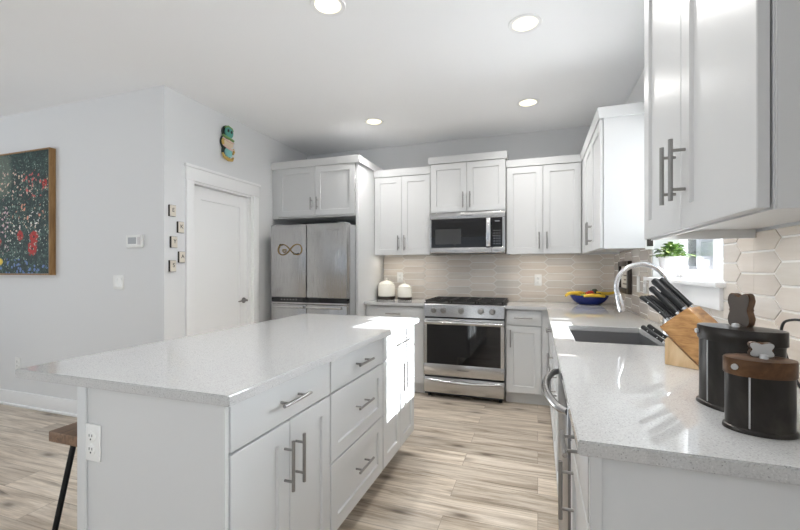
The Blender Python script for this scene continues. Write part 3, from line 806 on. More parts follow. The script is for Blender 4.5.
# infinity ornament on the left door
t = thing('infinity_ornament', 'gold and black infinity sign on the left fridge door', 'wall ornament', (fx0+0.235, fy-0.0008, 1.447))
b = BM(); pts = []
for i in range(64):
    a = 2*PI*i/64; s = 1+math.sin(a)**2
    pts.append((0.14*math.cos(a)/s, -0.005, 0.15*math.sin(a)*math.cos(a)/s*1.0))
tube(b, pts, 0.0042, 8, closed=True)
obj('loop', b, M['gold'], t)
b = BM(); pts = []
for i in range(24):
    a = 2*PI*i/24; pts.append((-0.065+0.0013*16*math.sin(a)**3, -0.006, -0.012+0.0013*(13*math.cos(a)-5*math.cos(2*a)-2*math.cos(3*a)-math.cos(4*a))))
tube(b, pts, 0.003, 6, closed=True)
obj('heart', b, M['gold'], t)
b = BM()
tube(b, [(-0.125, -0.006, 0.046), (-0.11, -0.006, 0.056), (-0.095, -0.006, 0.046), (-0.08, -0.006, 0.056), (-0.07, -0.006, 0.048)], 0.0038, 6)
tube(b, [(0.035, -0.006, -0.028), (0.05, -0.006, -0.05), (0.07, -0.006, -0.042), (0.085, -0.006, -0.047), (0.10, -0.006, -0.036)], 0.0038, 6)
obj('lettering', b, M['black_metal'], t)

# ------------------------------------------------------------------ range
rx0, rx1, rfy = -1.0565, -0.2905, 3.80
rw = rx1-rx0
t = thing('gas_range', 'stainless steel gas range with black oven window', 'range', (rx0, rfy, 0))
b = BM(); box(b, 0.004, rw-0.004, 0.035, 0.57, 0.03, 0.898); 
for xx in (0.04, rw-0.04):
    for yy in (0.08, 0.5): lathe(b, [(0.018, 0), (0.014, 0.03)], 12, c=(xx, yy, 0))
obj('body', b, M['black'], t)
# sloped control panel
b = BM(); prism(b, [(0.0, 0.79), (0.036, 0.79), (0.036, 0.915), (0.018, 0.915), (0.006, 0.905)], 0, rw, 'x', 0.001)
cp = obj('control_panel', b, M['steel'], t)
for kx in (0.10, 0.195, 0.365, 0.55, 0.655):
    b = BM(); lathe(b, [(0.029, 0), (0.029, 0.006), (0.024, 0.010), (0.022, 0.026), (0.019, 0.030), (0, 0.030)], 22)
    box(b, -0.0035, 0.0035, -0.021, 0.021, 0.029, 0.036, 0.001)
    bmesh.ops.transform(b, matrix=Matrix.Translation((kx*rw/0.762, 0.0028, 0.853)) @ Matrix.Rotation(PI/2, 4, 'X'), verts=b.verts)
    obj('knob', b, M['nickel'], t)
b = BM(); z0, z1, ww0, ww1, wz0, wz1 = 0.222, 0.775, 0.032, rw-0.032, 0.335, 0.715
plate_pts = lambda y: [b.verts.new(p) for p in ((ww0, y, wz0), (ww1, y, wz0), (ww1, y, wz1), (ww0, y, wz1))]
box(b, 0, rw, 0, 0.034, wz1, z1, 0.003); box(b, 0, rw, 0, 0.034, z0, wz0, 0.003); box(b, 0, ww0, 0.0002, 0.034, wz0, wz1); box(b, ww1, rw, 0.0002, 0.034, wz0, wz1)
od = obj('oven_door', b, M['steel'], t)
bx('oven_window', M['black_glass'], od, ww0, ww1, 0.003, 0.03, wz0, wz1)
b = BM()
box(b, 0.012, rw-0.012, -0.052, -0.026, 0.726, 0.752, 0.009, 3)
for xx in (0.03, rw-0.055): box(b, xx, xx+0.025, -0.03, 0.002, 0.728, 0.75, 0.004)
obj('handle', b, M['steel'], od)
text('badge', 'Whirlpool', 0.026, M['slot'], od, (rw/2, -0.0004, 0.285), (PI/2, 0, 0))
dwr = bx('storage_drawer', M['steel'], t, 0, rw, 0, 0.034, 0.055, 0.205, bev=0.004)
b = BM(); pts = [(0.02+(rw-0.04)*i/16, -0.004-0.028*math.sin(PI*i/16)**0.6, 0.182-0.012*math.sin(PI*i/16)) for i in range(17)]
tube(b, pts, [0.008]+[0.012]*15+[0.008], 10)
obj('handle', b, M['steel'], dwr)
b = BM(); box(b, 0.0, rw, 0.015, 0.5765, 0.9152, 0.922, 0.002)
obj('cooktop', b, M['black'], t)
for gx0, gx1 in ((0.008, 0.255), (0.257, 0.509), (0.511, rw-0.008)):
    b = BM(); z = 0.948; bars = 0.007
    def bar(xa, ya, xb, yb): 
        if xa == xb: box(b, xa-bars, xa+bars, ya, yb, z-0.012, z, 0.002)
        else: box(b, xa, xb, ya-bars, ya+bars, z-0.012, z, 0.002)
    ya, yb = 0.035, 0.555; xm = (gx0+gx1)/2
    for yy in (ya, (ya+yb)/2, yb): bar(gx0, yy, gx1, yy)
    for xx in (gx0+bars, gx1-bars, xm): bar(xx, ya, xx, yb)
    for yy in (ya+0.13, yb-0.13): bar(gx0, yy, gx1, yy)
    for xx in (gx0+0.012, gx1-0.012):
        for yy in (ya+0.004, yb-0.004): box(b, xx-0.006, xx+0.006, yy-0.006, yy+0.006, 0.9222, z-0.01)
    obj('grate', b, M['iron'], t)
for cx, cy in ((0.13, 0.16), (0.13, 0.42), (0.383, 0.29), (0.636, 0.16), (0.636, 0.42)):
    b = BM(); lathe(b, [(0.05, 0.9222), (0.05, 0.926), (0.036, 0.930), (0.034, 0.934), (0, 0.935)], 20, c=(cx, cy, 0))
    obj('burner', b, M['iron'], t)

# ------------------------------------------------------------------ microwave
mx0, mx1, my0, mz0, mz1 = -1.0605, -0.3005, 4.045, 1.412, 1.824
mw, mh = mx1-mx0, mz1-mz0
t = thing('microwave', 'over-the-range stainless microwave with black glass door', 'microwave', (mx0, my0, mz0))
bx('body', M['black'], t, 0.002, mw-0.002, 0.026, BWY-my0-0.002, 0.004, mh-0.001)
bx('top_panel', M['steel'], t, 0, mw, 0, 0.025, mh*0.845, mh, bev=0.002)
dd = BM(); gx0, gx1, gz0, gz1 = 0.018, mw*0.965, mh*0.135, mh*0.835
sx = mw*0.83
box(dd, 0, sx, 0, 0.025, 0, gz0, 0.002); box(dd, 0, gx0, 0, 0.025, gz0, mh*0.84)
door = obj('door', dd, M['steel'], t)
bx('door_glass', M['black_glass'], door, gx0, sx-0.001, 0.001, 0.024, gz0+0.0005, mh*0.842)
bx('window_screen', mat('grey_screen_glass', (0.045, 0.045, 0.045), 0.12), door, 0.06, mw*0.43, -0.0003, 0.002, gz0+0.035, gz0+mh*0.46)
b = BM(); box(b, mw*0.765, mw*0.82, -0.042, -0.030, gz0+0.005, mh*0.83, 0.004)
for zz in (gz0+0.03, mh*0.76): box(b, mw*0.775, mw*0.81, -0.031, 0.003, zz, zz+0.02, 0.002)
obj('handle', b, M['chrome'], door)
dd = BM(); box(dd, sx+0.002, mw, 0, 0.025, 0, gz0, 0.002); box(dd, gx1, mw, 0, 0.025, gz0, mh*0.84)
cpn = obj('control_panel', dd, M['steel'], t)
bx('keypad', M['black_glass'], cpn, sx+0.002, gx1-0.0005, 0.001, 0.024, gz0+0.0005, mh*0.842)
b = BM()
for i in range(3):
    for j in range(6): box(b, sx+0.018+i*0.026, sx+0.030+i*0.026, -0.0001, 0.0015, gz0+0.03+j*0.026, gz0+0.036+j*0.026)
box(b, sx+0.03, sx+0.075, -0.0001, 0.0015, mh*0.74, mh*0.775)
obj('key_marks', b, mat('key_print', (0.22, 0.22, 0.24), 0.5), cpn)
bx('vent_grille', M['black'], t, 0.01, mw-0.01, 0.03, 0.28, -0.003, 0.004)
text('badge', 'Whirlpool', 0.028, M['slot'], t, (mw/2, -0.0004, mh*0.925), (PI/2, 0, 0))

# ------------------------------------------------------------------ dishwasher
dy1, dy0 = 1.942, 1.336; w = dy1-dy0
t = thing('dishwasher', 'stainless dishwasher between the sink and the near cabinet', 'dishwasher', (RF, dy1, 0), ry)
bx('body', M['black'], t, 0.004, w-0.004, 0.03, 0.58, 0.1, 0.875)
bx('toe_panel', M['black'], t, 0.004, w-0.004, 0.06, 0.10, 0.0, 0.1)
dp_ = bx('door', mat('dark_steel', (0.25, 0.25, 0.255), 0.3, 1.0), t, 0.003, w-0.003, -0.008, 0.0295, 0.11, 0.868, bev=0.004)
b = BM(); pts = [(0.035+(w-0.07)*i/20, -0.006-0.060*(math.sin(PI*i/20))**0.55, 0.80) for i in range(21)]
n0 = len(pts); tube(b, pts, [0.011]+[0.0135]*(n0-2)+[0.011], 12)
obj('handle', b, M['steel'], dp_)
bx('control_strip', M['black_glass'], t, 0.006, w-0.006, 0.0, 0.029, 0.8685, 0.8755)

# ------------------------------------------------------------------ recessed lights
def downlight(x, y, label, e=4.8, first=[None]):
    if first[0] is None:
        t = thing('ceiling_light', label, 'ceiling light', (x, y, ZC), group='recessed ceiling lights')
        b = BM(); lathe(b, [(0.070, -0.0005), (0.070, -0.004), (0.092, -0.006), (0.095, -0.0005)], 40)
        for f in [f for f in b.faces if len(f.verts) > 4]: b.faces.remove(f)
        obj('trim_ring', b, M['trim'], t)
        b = BM(); lathe(b, [(0.0, -0.0018), (0.0695, -0.0018), (0.0695, -0.0008), (0, -0.0008)], 40)
        obj('lens', b, M['lamp'], t)
        first[0] = t
    else: t = copy_thing(first[0], (x, y, ZC), label=label)
    l = bpy.data.lights.new('downlight', 'AREA'); o = bpy.data.objects.new('downlight', l); C.objects.link(o)
    l.shape = 'DISK'; l.size = 0.10; l.energy = e; l.color = (1, 0.985, 0.965); l.spread = math.radians(150)
    o.location = (x, y, ZC-0.012)
for x, y, lb in ((-1.068, 1.921, 'round recessed ceiling light above the island'), (-0.07, 2.435, 'round recessed ceiling light above the aisle beside the sink'),
                 (-0.079, 3.598, 'round recessed ceiling light before the right upper cabinets'), (-1.491, 3.581, 'round recessed ceiling light before the left upper cabinets')):
    downlight(x, y, lb)
downlight(-0.25, 0.95, 'added round recessed ceiling light, out of view over the near end of the aisle', 2.6)  # added lamp, out of view, to brighten the aisle and island front

# ------------------------------------------------------------------ wall fittings
def outlet(name, label, loc, rz, w=0.07, h=0.115, style='duplex', cat='outlet', m=None):
    """local: plate in the xz plane facing -y"""
    t = thing(name, label, cat, loc, rz)
    bx('plate', m or M['plastic'], t, -w/2, w/2, -0.006, -0.0003, 0, h, bev=0.0025)
    n = 2 if w > 0.1 else 1
    for q in range(n):
        cx = 0 if n == 1 else (-0.023 if q == 0 else 0.023)
        if style == 'duplex':
            for zc in (h*0.32, h*0.68):
                b = BM(); lathe(b, [(0.0175, 0), (0.0175, 0.0025), (0.016, 0.0035), (0, 0.0035)], 20)
                bmesh.ops.transform(b, matrix=Matrix.Translation((cx, -0.0055, zc)) @ Matrix.Rotation(PI/2, 4, 'X'), verts=b.verts)
                s = obj('socket', b, M['plastic'], t)
                b = BM()
                for dx in (-0.006, 0.006): box(b, cx+dx-0.0012, cx+dx+0.0012, -0.0096, -0.0088, zc-0.001, zc+0.007)
                box(b, cx-0.0022, cx+0.0022, -0.0096, -0.0088, zc-0.011, zc-0.006)
                obj('slot', b, M['slot'], s)
        else:
            b = BM(); prism(b, [(-0.0055, h*0.21), (-0.0055, h*0.79), (-0.010, h*0.79), (-0.0065, h*0.5), (-0.0075, h*0.21)], cx-0.0165, cx+0.0165, 'x')
            obj('rocker', b, M['plastic'], t)
    return t
outlet('electrical_outlet', 'white outlet on the near end panel of the island', (-1.302, 0.8715, 0.657), 0, 0.07, 0.113)
outlet('electrical_outlet', 'white outlet on the beige tile right of the range', (0.003, BK-0.0088, 1.08), 0)
outlet('electrical_outlet', 'white outlet on the tile above the cream jars', (-1.497, BK-0.0088, 1.10), 0)
outlet('electrical_outlet', 'white outlet low on the grey wall above the skirting', (-4.49, LW, 0.33), 0)
outlet('light_switch', 'white double rocker switch on the grey wall below the thermostat', (-3.21, LW, 1.085), 0, 0.118, 0.115, 'rocker', 'switch')
outlet('light_switch', 'white switch plate on the sink wall nearest the dark frame', (R-0.0088, 3.36, 1.08), ry, 0.075, 0.118, 'rocker', 'switch')
outlet('electrical_outlet', 'white outlet on the sink wall nearest the window', (R-0.0088, 3.17, 1.08), ry, 0.07, 0.118)
outlet('electrical_outlet', 'white outlet holding the black plug by the canisters', (R-0.0088, 1.345, 1.035), ry)
t = thing('thermostat', 'small white thermostat on the grey wall beside the corner', 'thermostat', (-3.017, LW, 1.422))
bx('housing', M['plastic'], t, -0.085, 0.085, -0.026, -0.0003, 0, 0.098, bev=0.006)
bx('screen', M['grey_plastic'], t, -0.058, 0.03, -0.0266, -0.025, 0.026, 0.078)
bx('button_pad', M['white_ceramic'], t, 0.042, 0.074, -0.0275, -0.025, 0.02, 0.08, bev=0.001)

# painting
t = thing('garden_painting', 'garden flower painting in a brown wood frame', 'painting', (-3.972, LW, 1.198))
PW, PH = 1.12, 1.10
b = BM(); fd = 0.05
box(b, -0.012, 0, -fd, -0.001, 0, PH, 0.001); box(b, -PW, -PW+0.012, -fd, -0.001, 0, PH, 0.001); box(b, -PW+0.012, -0.012, -fd, -0.001, 0, 0.012); box(b, -PW+0.012, -0.012, -fd, -0.001, PH-0.012, PH)
obj('frame', b, M['frame_wood'], t)
bx('canvas', M['painting'], t, -PW+0.014, -0.014, -fd+0.004, -0.004, 0.014, PH-0.014)

# letter tiles and totem ornament on the pantry wall
for i, (y, z, ch, lb) in enumerate(((2.408, 1.708, 'E', 'wooden letter tile on the pantry wall, topmost of five'), (2.486, 1.585, 'K', 'wooden letter tile on the pantry wall, second from the top'),
        (2.422, 1.462, 'Y', 'wooden letter tile on the pantry wall, middle of five'), (2.496, 1.346, 'A', 'wooden letter tile on the pantry wall, fourth from the top'), (2.411, 1.274, 'S', 'wooden letter tile on the pantry wall, lowest of five'))):
    t = thing('letter_tile', lb, 'wall ornament', (P, y, z-0.045), PI/2, 'letter tiles on the pantry wall')
    bx('block', M['dark_wood'], t, -0.029, 0.029, -0.018, -0.0003, 0, 0.09, bev=0.002)
    bx('face', M['paper'], t, -0.027, 0.027, -0.0192, -0.0178, 0.002, 0.088)
    text('letter', ch, 0.045, M['ink'], t, (0.004, -0.0194, 0.05), (PI/2, 0, 0))
t = thing('totem_ornament', 'small green and gold carved ornament above the pantry door', 'wall ornament', (P, 2.99, 2.25), PI/2)
teal = mat('teal_glaze', (0.10, 0.36, 0.30), 0.3); green = mat('green_glaze', (0.20, 0.36, 0.12), 0.3); ochre = mat('ochre_glaze', (0.62, 0.42, 0.12), 0.35); cream = mat('cream_glaze', (0.72, 0.58, 0.44), 0.4); dark = mat('dark_glaze', (0.02, 0.035, 0.03), 0.4)
def blob(bm, cx, cz, rx, rz, th, y=-0.002):
    n = 24; prism(bm, [(cx+rx*math.cos(2*PI*k/n), cz+rz*math.sin(2*PI*k/n)) for k in range(n)], y, y-th, 'y', th*0.3)
b = BM(); blob(b, 0.0, 0.255, 0.062, 0.065, 0.026); blob(b, -0.01, 0.16, 0.07, 0.075, 0.024); blob(b, 0.0, 0.08, 0.062, 0.06, 0.024); obj('backing', b, dark, t)
b = BM(); blob(b, 0.006, 0.258, 0.052, 0.054, 0.014, -0.028); obj('head', b, teal, t)
b = BM(); blob(b, -0.012, 0.268, 0.011, 0.014, 0.006, -0.042); blob(b, 0.028, 0.265, 0.011, 0.014, 0.006, -0.042); obj('eye', b, dark, t)
b = BM(); tube(b, [(-0.045, -0.036, 0.29), (-0.01, -0.04, 0.31), (0.04, -0.038, 0.30), (0.055, -0.036, 0.28)], 0.008, 8); obj('crest', b, green, t)
b = BM(); tube(b, [(-0.068, -0.032, 0.215), (-0.03, -0.038, 0.205), (0.03, -0.038, 0.20), (0.068, -0.03, 0.195)], 0.011, 8); obj('collar', b, green, t)
b = BM(); blob(b, 0.0, 0.15, 0.058, 0.04, 0.014, -0.027); obj('body', b, cream, t)
b = BM(); tube(b, [(-0.07, -0.034, 0.19), (-0.02, -0.044, 0.172), (0.03, -0.044, 0.168), (0.068, -0.032, 0.175)], 0.008, 8); tube(b, [(-0.066, -0.034, 0.13), (-0.02, -0.044, 0.108), (0.03, -0.042, 0.10), (0.066, -0.032, 0.11)], 0.008, 8); obj('sash', b, mat('rose_glaze', (0.72, 0.50, 0.45), 0.35), t)
b = BM(); tube(b, [(-0.06, -0.03, 0.185), (-0.072, -0.034, 0.16), (-0.064, -0.034, 0.13)], 0.011, 8); tube(b, [(0.062, -0.03, 0.12), (0.07, -0.034, 0.09), (0.055, -0.034, 0.07)], 0.010, 8); obj('arm', b, ochre, t)
b = BM(); blob(b, 0.0, 0.07, 0.046, 0.044, 0.014, -0.027); obj('skirt', b, mat('sea_glaze', (0.22, 0.50, 0.50), 0.3), t)
b = BM(); tube(b, [(-0.07, -0.03, 0.055), (-0.05, -0.034, 0.022), (0.0, -0.036, 0.006), (0.045, -0.034, 0.012), (0.066, -0.03, 0.038)], [0.009, 0.014, 0.016, 0.014, 0.008], 10); obj('crescent', b, ochre, t)

# dark framed sign on the sink wall and small plaque on cabinet end
t = thing('framed_sign', 'dark-framed picture on the sink wall behind the faucet', 'picture', (R-0.0088, 3.79, 1.05), ry)
b = BM(); fw_, fh_, fb = 0.42, 0.265, 0.05
fb = 0.055
box(b, -fw_/2, -fw_/2+fb, -0.03, -0.0005, 0, fh_, 0.004); box(b, fw_/2-fb, fw_/2, -0.03, -0.0005, 0, fh_, 0.004); box(b, -fw_/2+fb, fw_/2-fb, -0.03, -0.0005, 0, fb*0.75, 0.004); box(b, -fw_/2+fb, fw_/2-fb, -0.03, -0.0005, fh_-fb*0.75, fh_, 0.004)
obj('frame', b, M['dark_wood'], t)
cv = bx('print', M['paper'], t, -fw_/2+fb, fw_/2-fb, -0.012, -0.001, fb*0.75, fh_-fb*0.75)
b = BM()
for zz, ww in ((0.175, 0.05), (0.14, 0.06), (0.105, 0.04), (0.07, 0.09)): box(b, -ww, ww, -0.0126, -0.0119, zz, zz+0.012)
obj('lettering', b, mat('faded_print', (0.25, 0.20, 0.16), 0.7), cv)
t = thing('small_plaque', 'tiny dark plaque on the corner cabinet end beside the window', 'wall ornament', (0.676, 2.945-0.001, 1.387))
bx('mount', M['plastic'], t, -0.026, 0.022, -0.006, -0.0005, -0.012, 0.088, bev=0.001)
bx('block', M['dark_wood'], t, -0.018, 0.016, -0.016, -0.0055, 0.008, 0.08, bev=0.001)

# ------------------------------------------------------------------ plant on the sill
t = thing('potted_plant', 'leafy green plant in a ribbed white pot on the window sill', 'plant', (0.765, 2.83, WZ0+0.022))
b = BM(); n = 64; rings = []
for r, z in ((0.050, 0.0005), (0.052, 0.004), (0.066, 0.115), (0.069, 0.122), (0.069, 0.128), (0.062, 0.128), (0.058, 0.10)):
    ring = []
    for k in range(n):
        a = 2*PI*k/n; rr = r*(1+(0.028*math.cos(16*a) if 0.003 < z < 0.119 and r != 0.058 else 0))
        ring.append(b.verts.new((rr*math.cos(a), rr*math.sin(a), z)))
    rings.append(ring)
for A, Bq in zip(rings, rings[1:]):
    for k in range(n): b.faces.new((A[k], A[(k+1) % n], Bq[(k+1) % n], Bq[k]))
b.faces.new(rings[0]); b.faces.new(rings[-1])
obj('pot', b, M['white_ceramic'], t)
rnd = random.Random(5)
b = BM(); lay = None
for i in range(150):
    a = rnd.uniform(0, 2*PI); el = rnd.uniform(0.15, 1.35); L = rnd.uniform(0.028, 0.046); Wd = L*0.75
    ro = rnd.uniform(0.01, 0.075)*math.cos(el)+0.01
    base = Vector((ro*math.cos(a), ro*math.sin(a)*1.25, 0.125+rnd.uniform(0.0, 0.075)*math.sin(el)))
    d = Vector((math.cos(a)*math.cos(el*0.8), math.sin(a)*math.cos(el*0.8), math.sin(el*0.8)*0.7)).normalized()
    s = d.cross(Vector((0, 0, 1))).normalized(); u = s.cross(d).normalized()
    rows = []
    for q, wd in ((0, 0.1), (0.3, 0.85), (0.6, 1.0), (0.85, 0.55), (1.0, 0.05)):
        c = base+d*L*q-u*(L*0.35*q*q)
        rows.append([b.verts.new(c-s*Wd*wd*0.5+u*wd*0.006), b.verts.new(c), b.verts.new(c+s*Wd*wd*0.5+u*wd*0.006)])
    for A, Bq in zip(rows, rows[1:]):
        b.faces.new((A[0], A[1], Bq[1], Bq[0])); b.faces.new((A[1], A[2], Bq[2], Bq[1]))
lm = M['leaf']; q = N(lm); nn = q.noise(q.coord(), 24, 2); q.col(q.ramp(nn.outputs[0], [(0.3, (0.012, 0.04, 0.008)), (0.45, (0.05, 0.12, 0.02)), (0.56, (0.14, 0.23, 0.045)), (0.68, (0.38, 0.45, 0.15))]))
obj('foliage', b, lm, t)
b = BM()
for i in range(9):
    a = i*0.7; tube(b, [(0.012*math.cos(a), 0.012*math.sin(a), 0.095), (0.03*math.cos(a), 0.03*math.sin(a), 0.16)], 0.0025, 6)
obj('stem', b, mat('plant_stem', (0.12, 0.22, 0.05), 0.6), t)

# ------------------------------------------------------------------ knife block and knives
kb = Vector((0.419, 1.640, CT+0.0006)); krz = -math.radians(36.8)
t = thing('knife_block', 'slanted acacia wood knife block beside the canisters', 'knife block', kb, krz)
dirv = Vector((0.72, 0, -0.69)).normalized(); A_ = Vector((-0.014, 0, 0.130)); B_ = Vector((0.072, 0, 0.204))
tt = A_.z/(-dirv.z); D_ = A_+dirv*tt
C1 = B_+dirv*0.20
b = BM(); prism(b, [(A_.x, A_.z), (D_.x, 0), (C1.x, 0), (C1.x, C1.z), (B_.x, B_.z)], 0, 0.105, 'y', 0.002)
obj('block', b, M['acacia'], t)
b = BM(); prism(b, [(0.002, 0), (D_.x-0.008, 0), (0.012, 0.0985), (0.002, 0.088)], 0.004, 0.101, 'y', 0.001)
obj('foot', b, M['acacia_end'], t)
def knife(label, base, L, wid, th, curve=0.0, rivets=False, dv=None):
    """handle of a knife leaving the block at base (block-local)"""
    k = thing('knife', label, 'knife', kb+Matrix.Rotation(krz, 3, 'Z') @ Vector(base), krz, 'knives in the block')
    d = Vector(dv).normalized() if dv else -dirv; n = Vector((d.z, 0, -d.x))
    b = BM(); prof = [(0.0, 0.9), (0.12, 0.8), (0.5, 1.0), (0.8, 0.95), (0.94, 1.1), (1.0, 0.75)]
    rings = []
    for s, ws in prof:
        c = d*(0.012+L*s)+n*(curve*s*s)
        rings.append([b.verts.new(c+n*(wid*ws*math.cos(a))*0.5+Vector((0, 1, 0))*(th*math.sin(a))*0.5) for a in [2*PI*q/12 for q in range(12)]])
    for X, Y in zip(rings, rings[1:]):
        for q in range(12): b.faces.new((X[q], X[(q+1) % 12], Y[(q+1) % 12], Y[q]))
    b.faces.new(rings[0]); b.faces.new(rings[-1])
    h = obj('handle', b, M['knife_black'], k)
    b = BM(); c0, c1 = d*0.0012, d*0.0125
    tube(b, [c0, c1], [wid*0.30, wid*0.38], 10); obj('bolster', b, M['chrome'], k)
    if rivets:
        b = BM()
        for s in (0.25, 0.7):
            c = d*(0.012+L*s)+n*(curve*s*s); tube(b, [c-Vector((0, th*0.51, 0)), c+Vector((0, th*0.51, 0))], 0.0022, 8)
        obj('rivet', b, M['chrome'], h)
    return k
def sp(s, y): 
    p = A_+(B_-A_)*s; return (p.x, y, p.z)
knife('big black-handled knife in the block, nearest and highest', sp(0.86, 0.03), 0.135, 0.026, 0.02)
knife('big black-handled knife in the block, behind the highest one', sp(0.90, 0.078), 0.135, 0.024, 0.018)
knife('medium black knife in the block, just below the biggest handle', sp(0.62, 0.03), 0.12, 0.022, 0.017)
knife('black knife in the middle of the block, farther from the camera', sp(0.60, 0.078), 0.095, 0.022, 0.017)
for y, lb in ((0.014, 'slim steak knife in the front row, first from the camera'), (0.040, 'slim steak knife in the front row, second from the camera'), (0.066, 'slim steak knife in the front row, third from the camera'), (0.091, 'slim steak knife in the front row, farthest from the camera')):
    knife(lb, sp(0.32, y), 0.112, 0.016, 0.012, -0.010, True)
knife('small riveted paring knife, lowest in the block and nearest', (-0.0005, 0.024, 0.070), 0.085, 0.017, 0.014, 0.0, True, (-0.85, 0, 0.53))
knife('small paring knife, lowest in the block and farther back', (-0.0005, 0.072, 0.070), 0.085, 0.017, 0.014, 0.0, True, (-0.85, 0, 0.53))

# ------------------------------------------------------------------ oval tin canisters with bone knobs
def bone_poly(sx, sz, amp=0.23, n=60):
    out = []
    for k in range(n):
        a = 2*PI*k/n; r = 1+amp*math.cos(4*a-PI); out.append((sx*r*math.cos(a), sz*r*math.sin(a)))
    return out
def canister(label, loc, rz, a, bb, h, lidm, bodym, knob):
    t = thing('canister', label, 'canister', loc, rz, 'oval tin canisters')
    k = bb/a; b = BM()
    lathe(b, [(a*1.045, 0.0006), (a*1.05, 0.003), (a*1.03, 0.008), (a*0.97, 0.010), (a*0.97, h-0.02), (a*0.95, h-0.02)], 56, 1, k)
    obj('body', b, bodym, t)
    b = BM(); box(b, -a*0.46-0.0015, -a*0.46+0.0015, -bb*0.97*0.888-0.001, -bb*0.97*0.888+0.004, 0.012, h-0.03, 0.001)
    obj('seam', b, M['pewter'], t)
    b = BM(); lathe(b, [(a*1.0, h-0.034), (a*1.02, h-0.032), (a*1.02, h-0.002), (a*1.0, h), (a*0.5, h+0.003), (0, h+0.004)], 56, 1, k)
    ld = obj('lid', b, lidm, t)
    b = BM(); tube(b, [(-a*0.80, -bb*0.60, h-0.016), (-a*0.80-0.003, -bb*0.60-0.006, h-0.016)], 0.006, 10); obj('rivet', b, M['pewter'], ld)
    kx, kw, kh, kt, frm, rmm = knob
    b = BM(); prism(b, [(x+kx, z+h+0.004+kh*0.93) for x, z in bone_poly(kw, kh)], -kt/2, kt/2, 'y', 0.002)
    kn = obj('bone_knob', b, rmm, ld)
    b = BM(); prism(b, [(x+kx, z+h+0.004+kh*0.93) for x, z in bone_poly(kw*0.95, kh*0.95)], -kt/2-0.0012, -kt/2+0.001, 'y')
    obj('knob_face', b, frm, kn)
    b = BM(); lathe(b, [(0.008, h+0.002), (0.007, h+0.01), (0.0, h+0.012)], 12, c=(kx, -kt/2-0.010, 0)); obj('screw', b, M['pewter'], kn)
    return t
canister('taller black oval tin canister with dark upright bone knob', (0.456, 1.172, CT), -math.radians(52), 0.090, 0.056, 0.196, M['tin'], M['tin'], (0.004, 0.024, 0.041, 0.022, M['bronze'], M['rust']))
canister('smaller black oval tin canister with rusty lid and grey bone knob', (0.436, 1.034, CT), -math.radians(6), 0.059, 0.046, 0.150, M['rust'], M['tin'], (0.002, 0.021, 0.0155, 0.016, M['pewter'], M['rust']))

# black cord and plug by the canisters
t = thing('power_cord', 'black power cord hanging from the outlet behind the canisters', 'cord', (R-0.017, 1.345, 1.113))
b = BM(); box(b, -0.030, -0.0015, -0.012, 0.012, -0.014, 0.014, 0.004); obj('plug', b, M['black_rubber'], t)
b = BM(); P0 = Vector((-0.03, 0, 0)); ctl = [P0, Vector((-0.043, 0.02, 0.0)), Vector((-0.05, 0.05, -0.012)), Vector((-0.052, 0.058, -0.045)), Vector((-0.052, 0.04, -0.09)), Vector((-0.052, 0.01, -0.135)), Vector((-0.048, -0.02, -0.17)), Vector((-0.045, -0.06, -0.1935)), Vector((-0.04, -0.16, -0.1950)), Vector((-0.05, -0.30, -0.1950))]
pts = []
for i in range(len(ctl)-1):
    p0, p1, p2, p3 = ctl[max(i-1, 0)], ctl[i], ctl[i+1], ctl[min(i+2, len(ctl)-1)]
    for s in range(6):
        u = s/6; pts.append(0.5*((2*p1)+(p2-p0)*u+(2*p0-5*p1+4*p2-p3)*u*u+(3*p1-p0-3*p2+p3)*u**3))
pts.append(ctl[-1]); tube(b, pts, 0.0035, 8); obj('cable', b, M['black_rubber'], t)

# ------------------------------------------------------------------ cream jars
def jar(label, loc, r, h):
    t = thing('ceramic_jar', label, 'jar', loc, 0, 'cream lidded jars')
    b = BM(); lathe(b, [(r*0.98, 0.0006), (r, 0.004), (r, h*0.14), (r*0.99, h*0.15)], 36); obj('base', b, M['dark_wood'], t)
    b = BM(); lathe(b, [(r*0.97, h*0.15), (r, h*0.18), (r, h*0.60), (r*0.96, h*0.64), (r*0.90, h*0.655)], 36); obj('body', b, M['ceramic'], t)
    b = BM(); lathe(b, [(r*0.90, h*0.655), (r*0.93, h*0.67), (r*0.92, h*0.71), (r*0.80, h*0.76), (r*0.55, h*0.83), (r*0.2, h*0.865), (r*0.13, h*0.88), (r*0.12, h*0.96), (r*0.09, h*0.995), (0, h)], 36)
    obj('lid', b, M['ceramic'], t)
jar('larger cream ceramic jar nearest the fridge panel', (-1.597, 4.20, CT), 0.097, 0.240)
jar('smaller cream ceramic jar nearest the range', (-1.383, 4.20, CT), 0.080, 0.200)

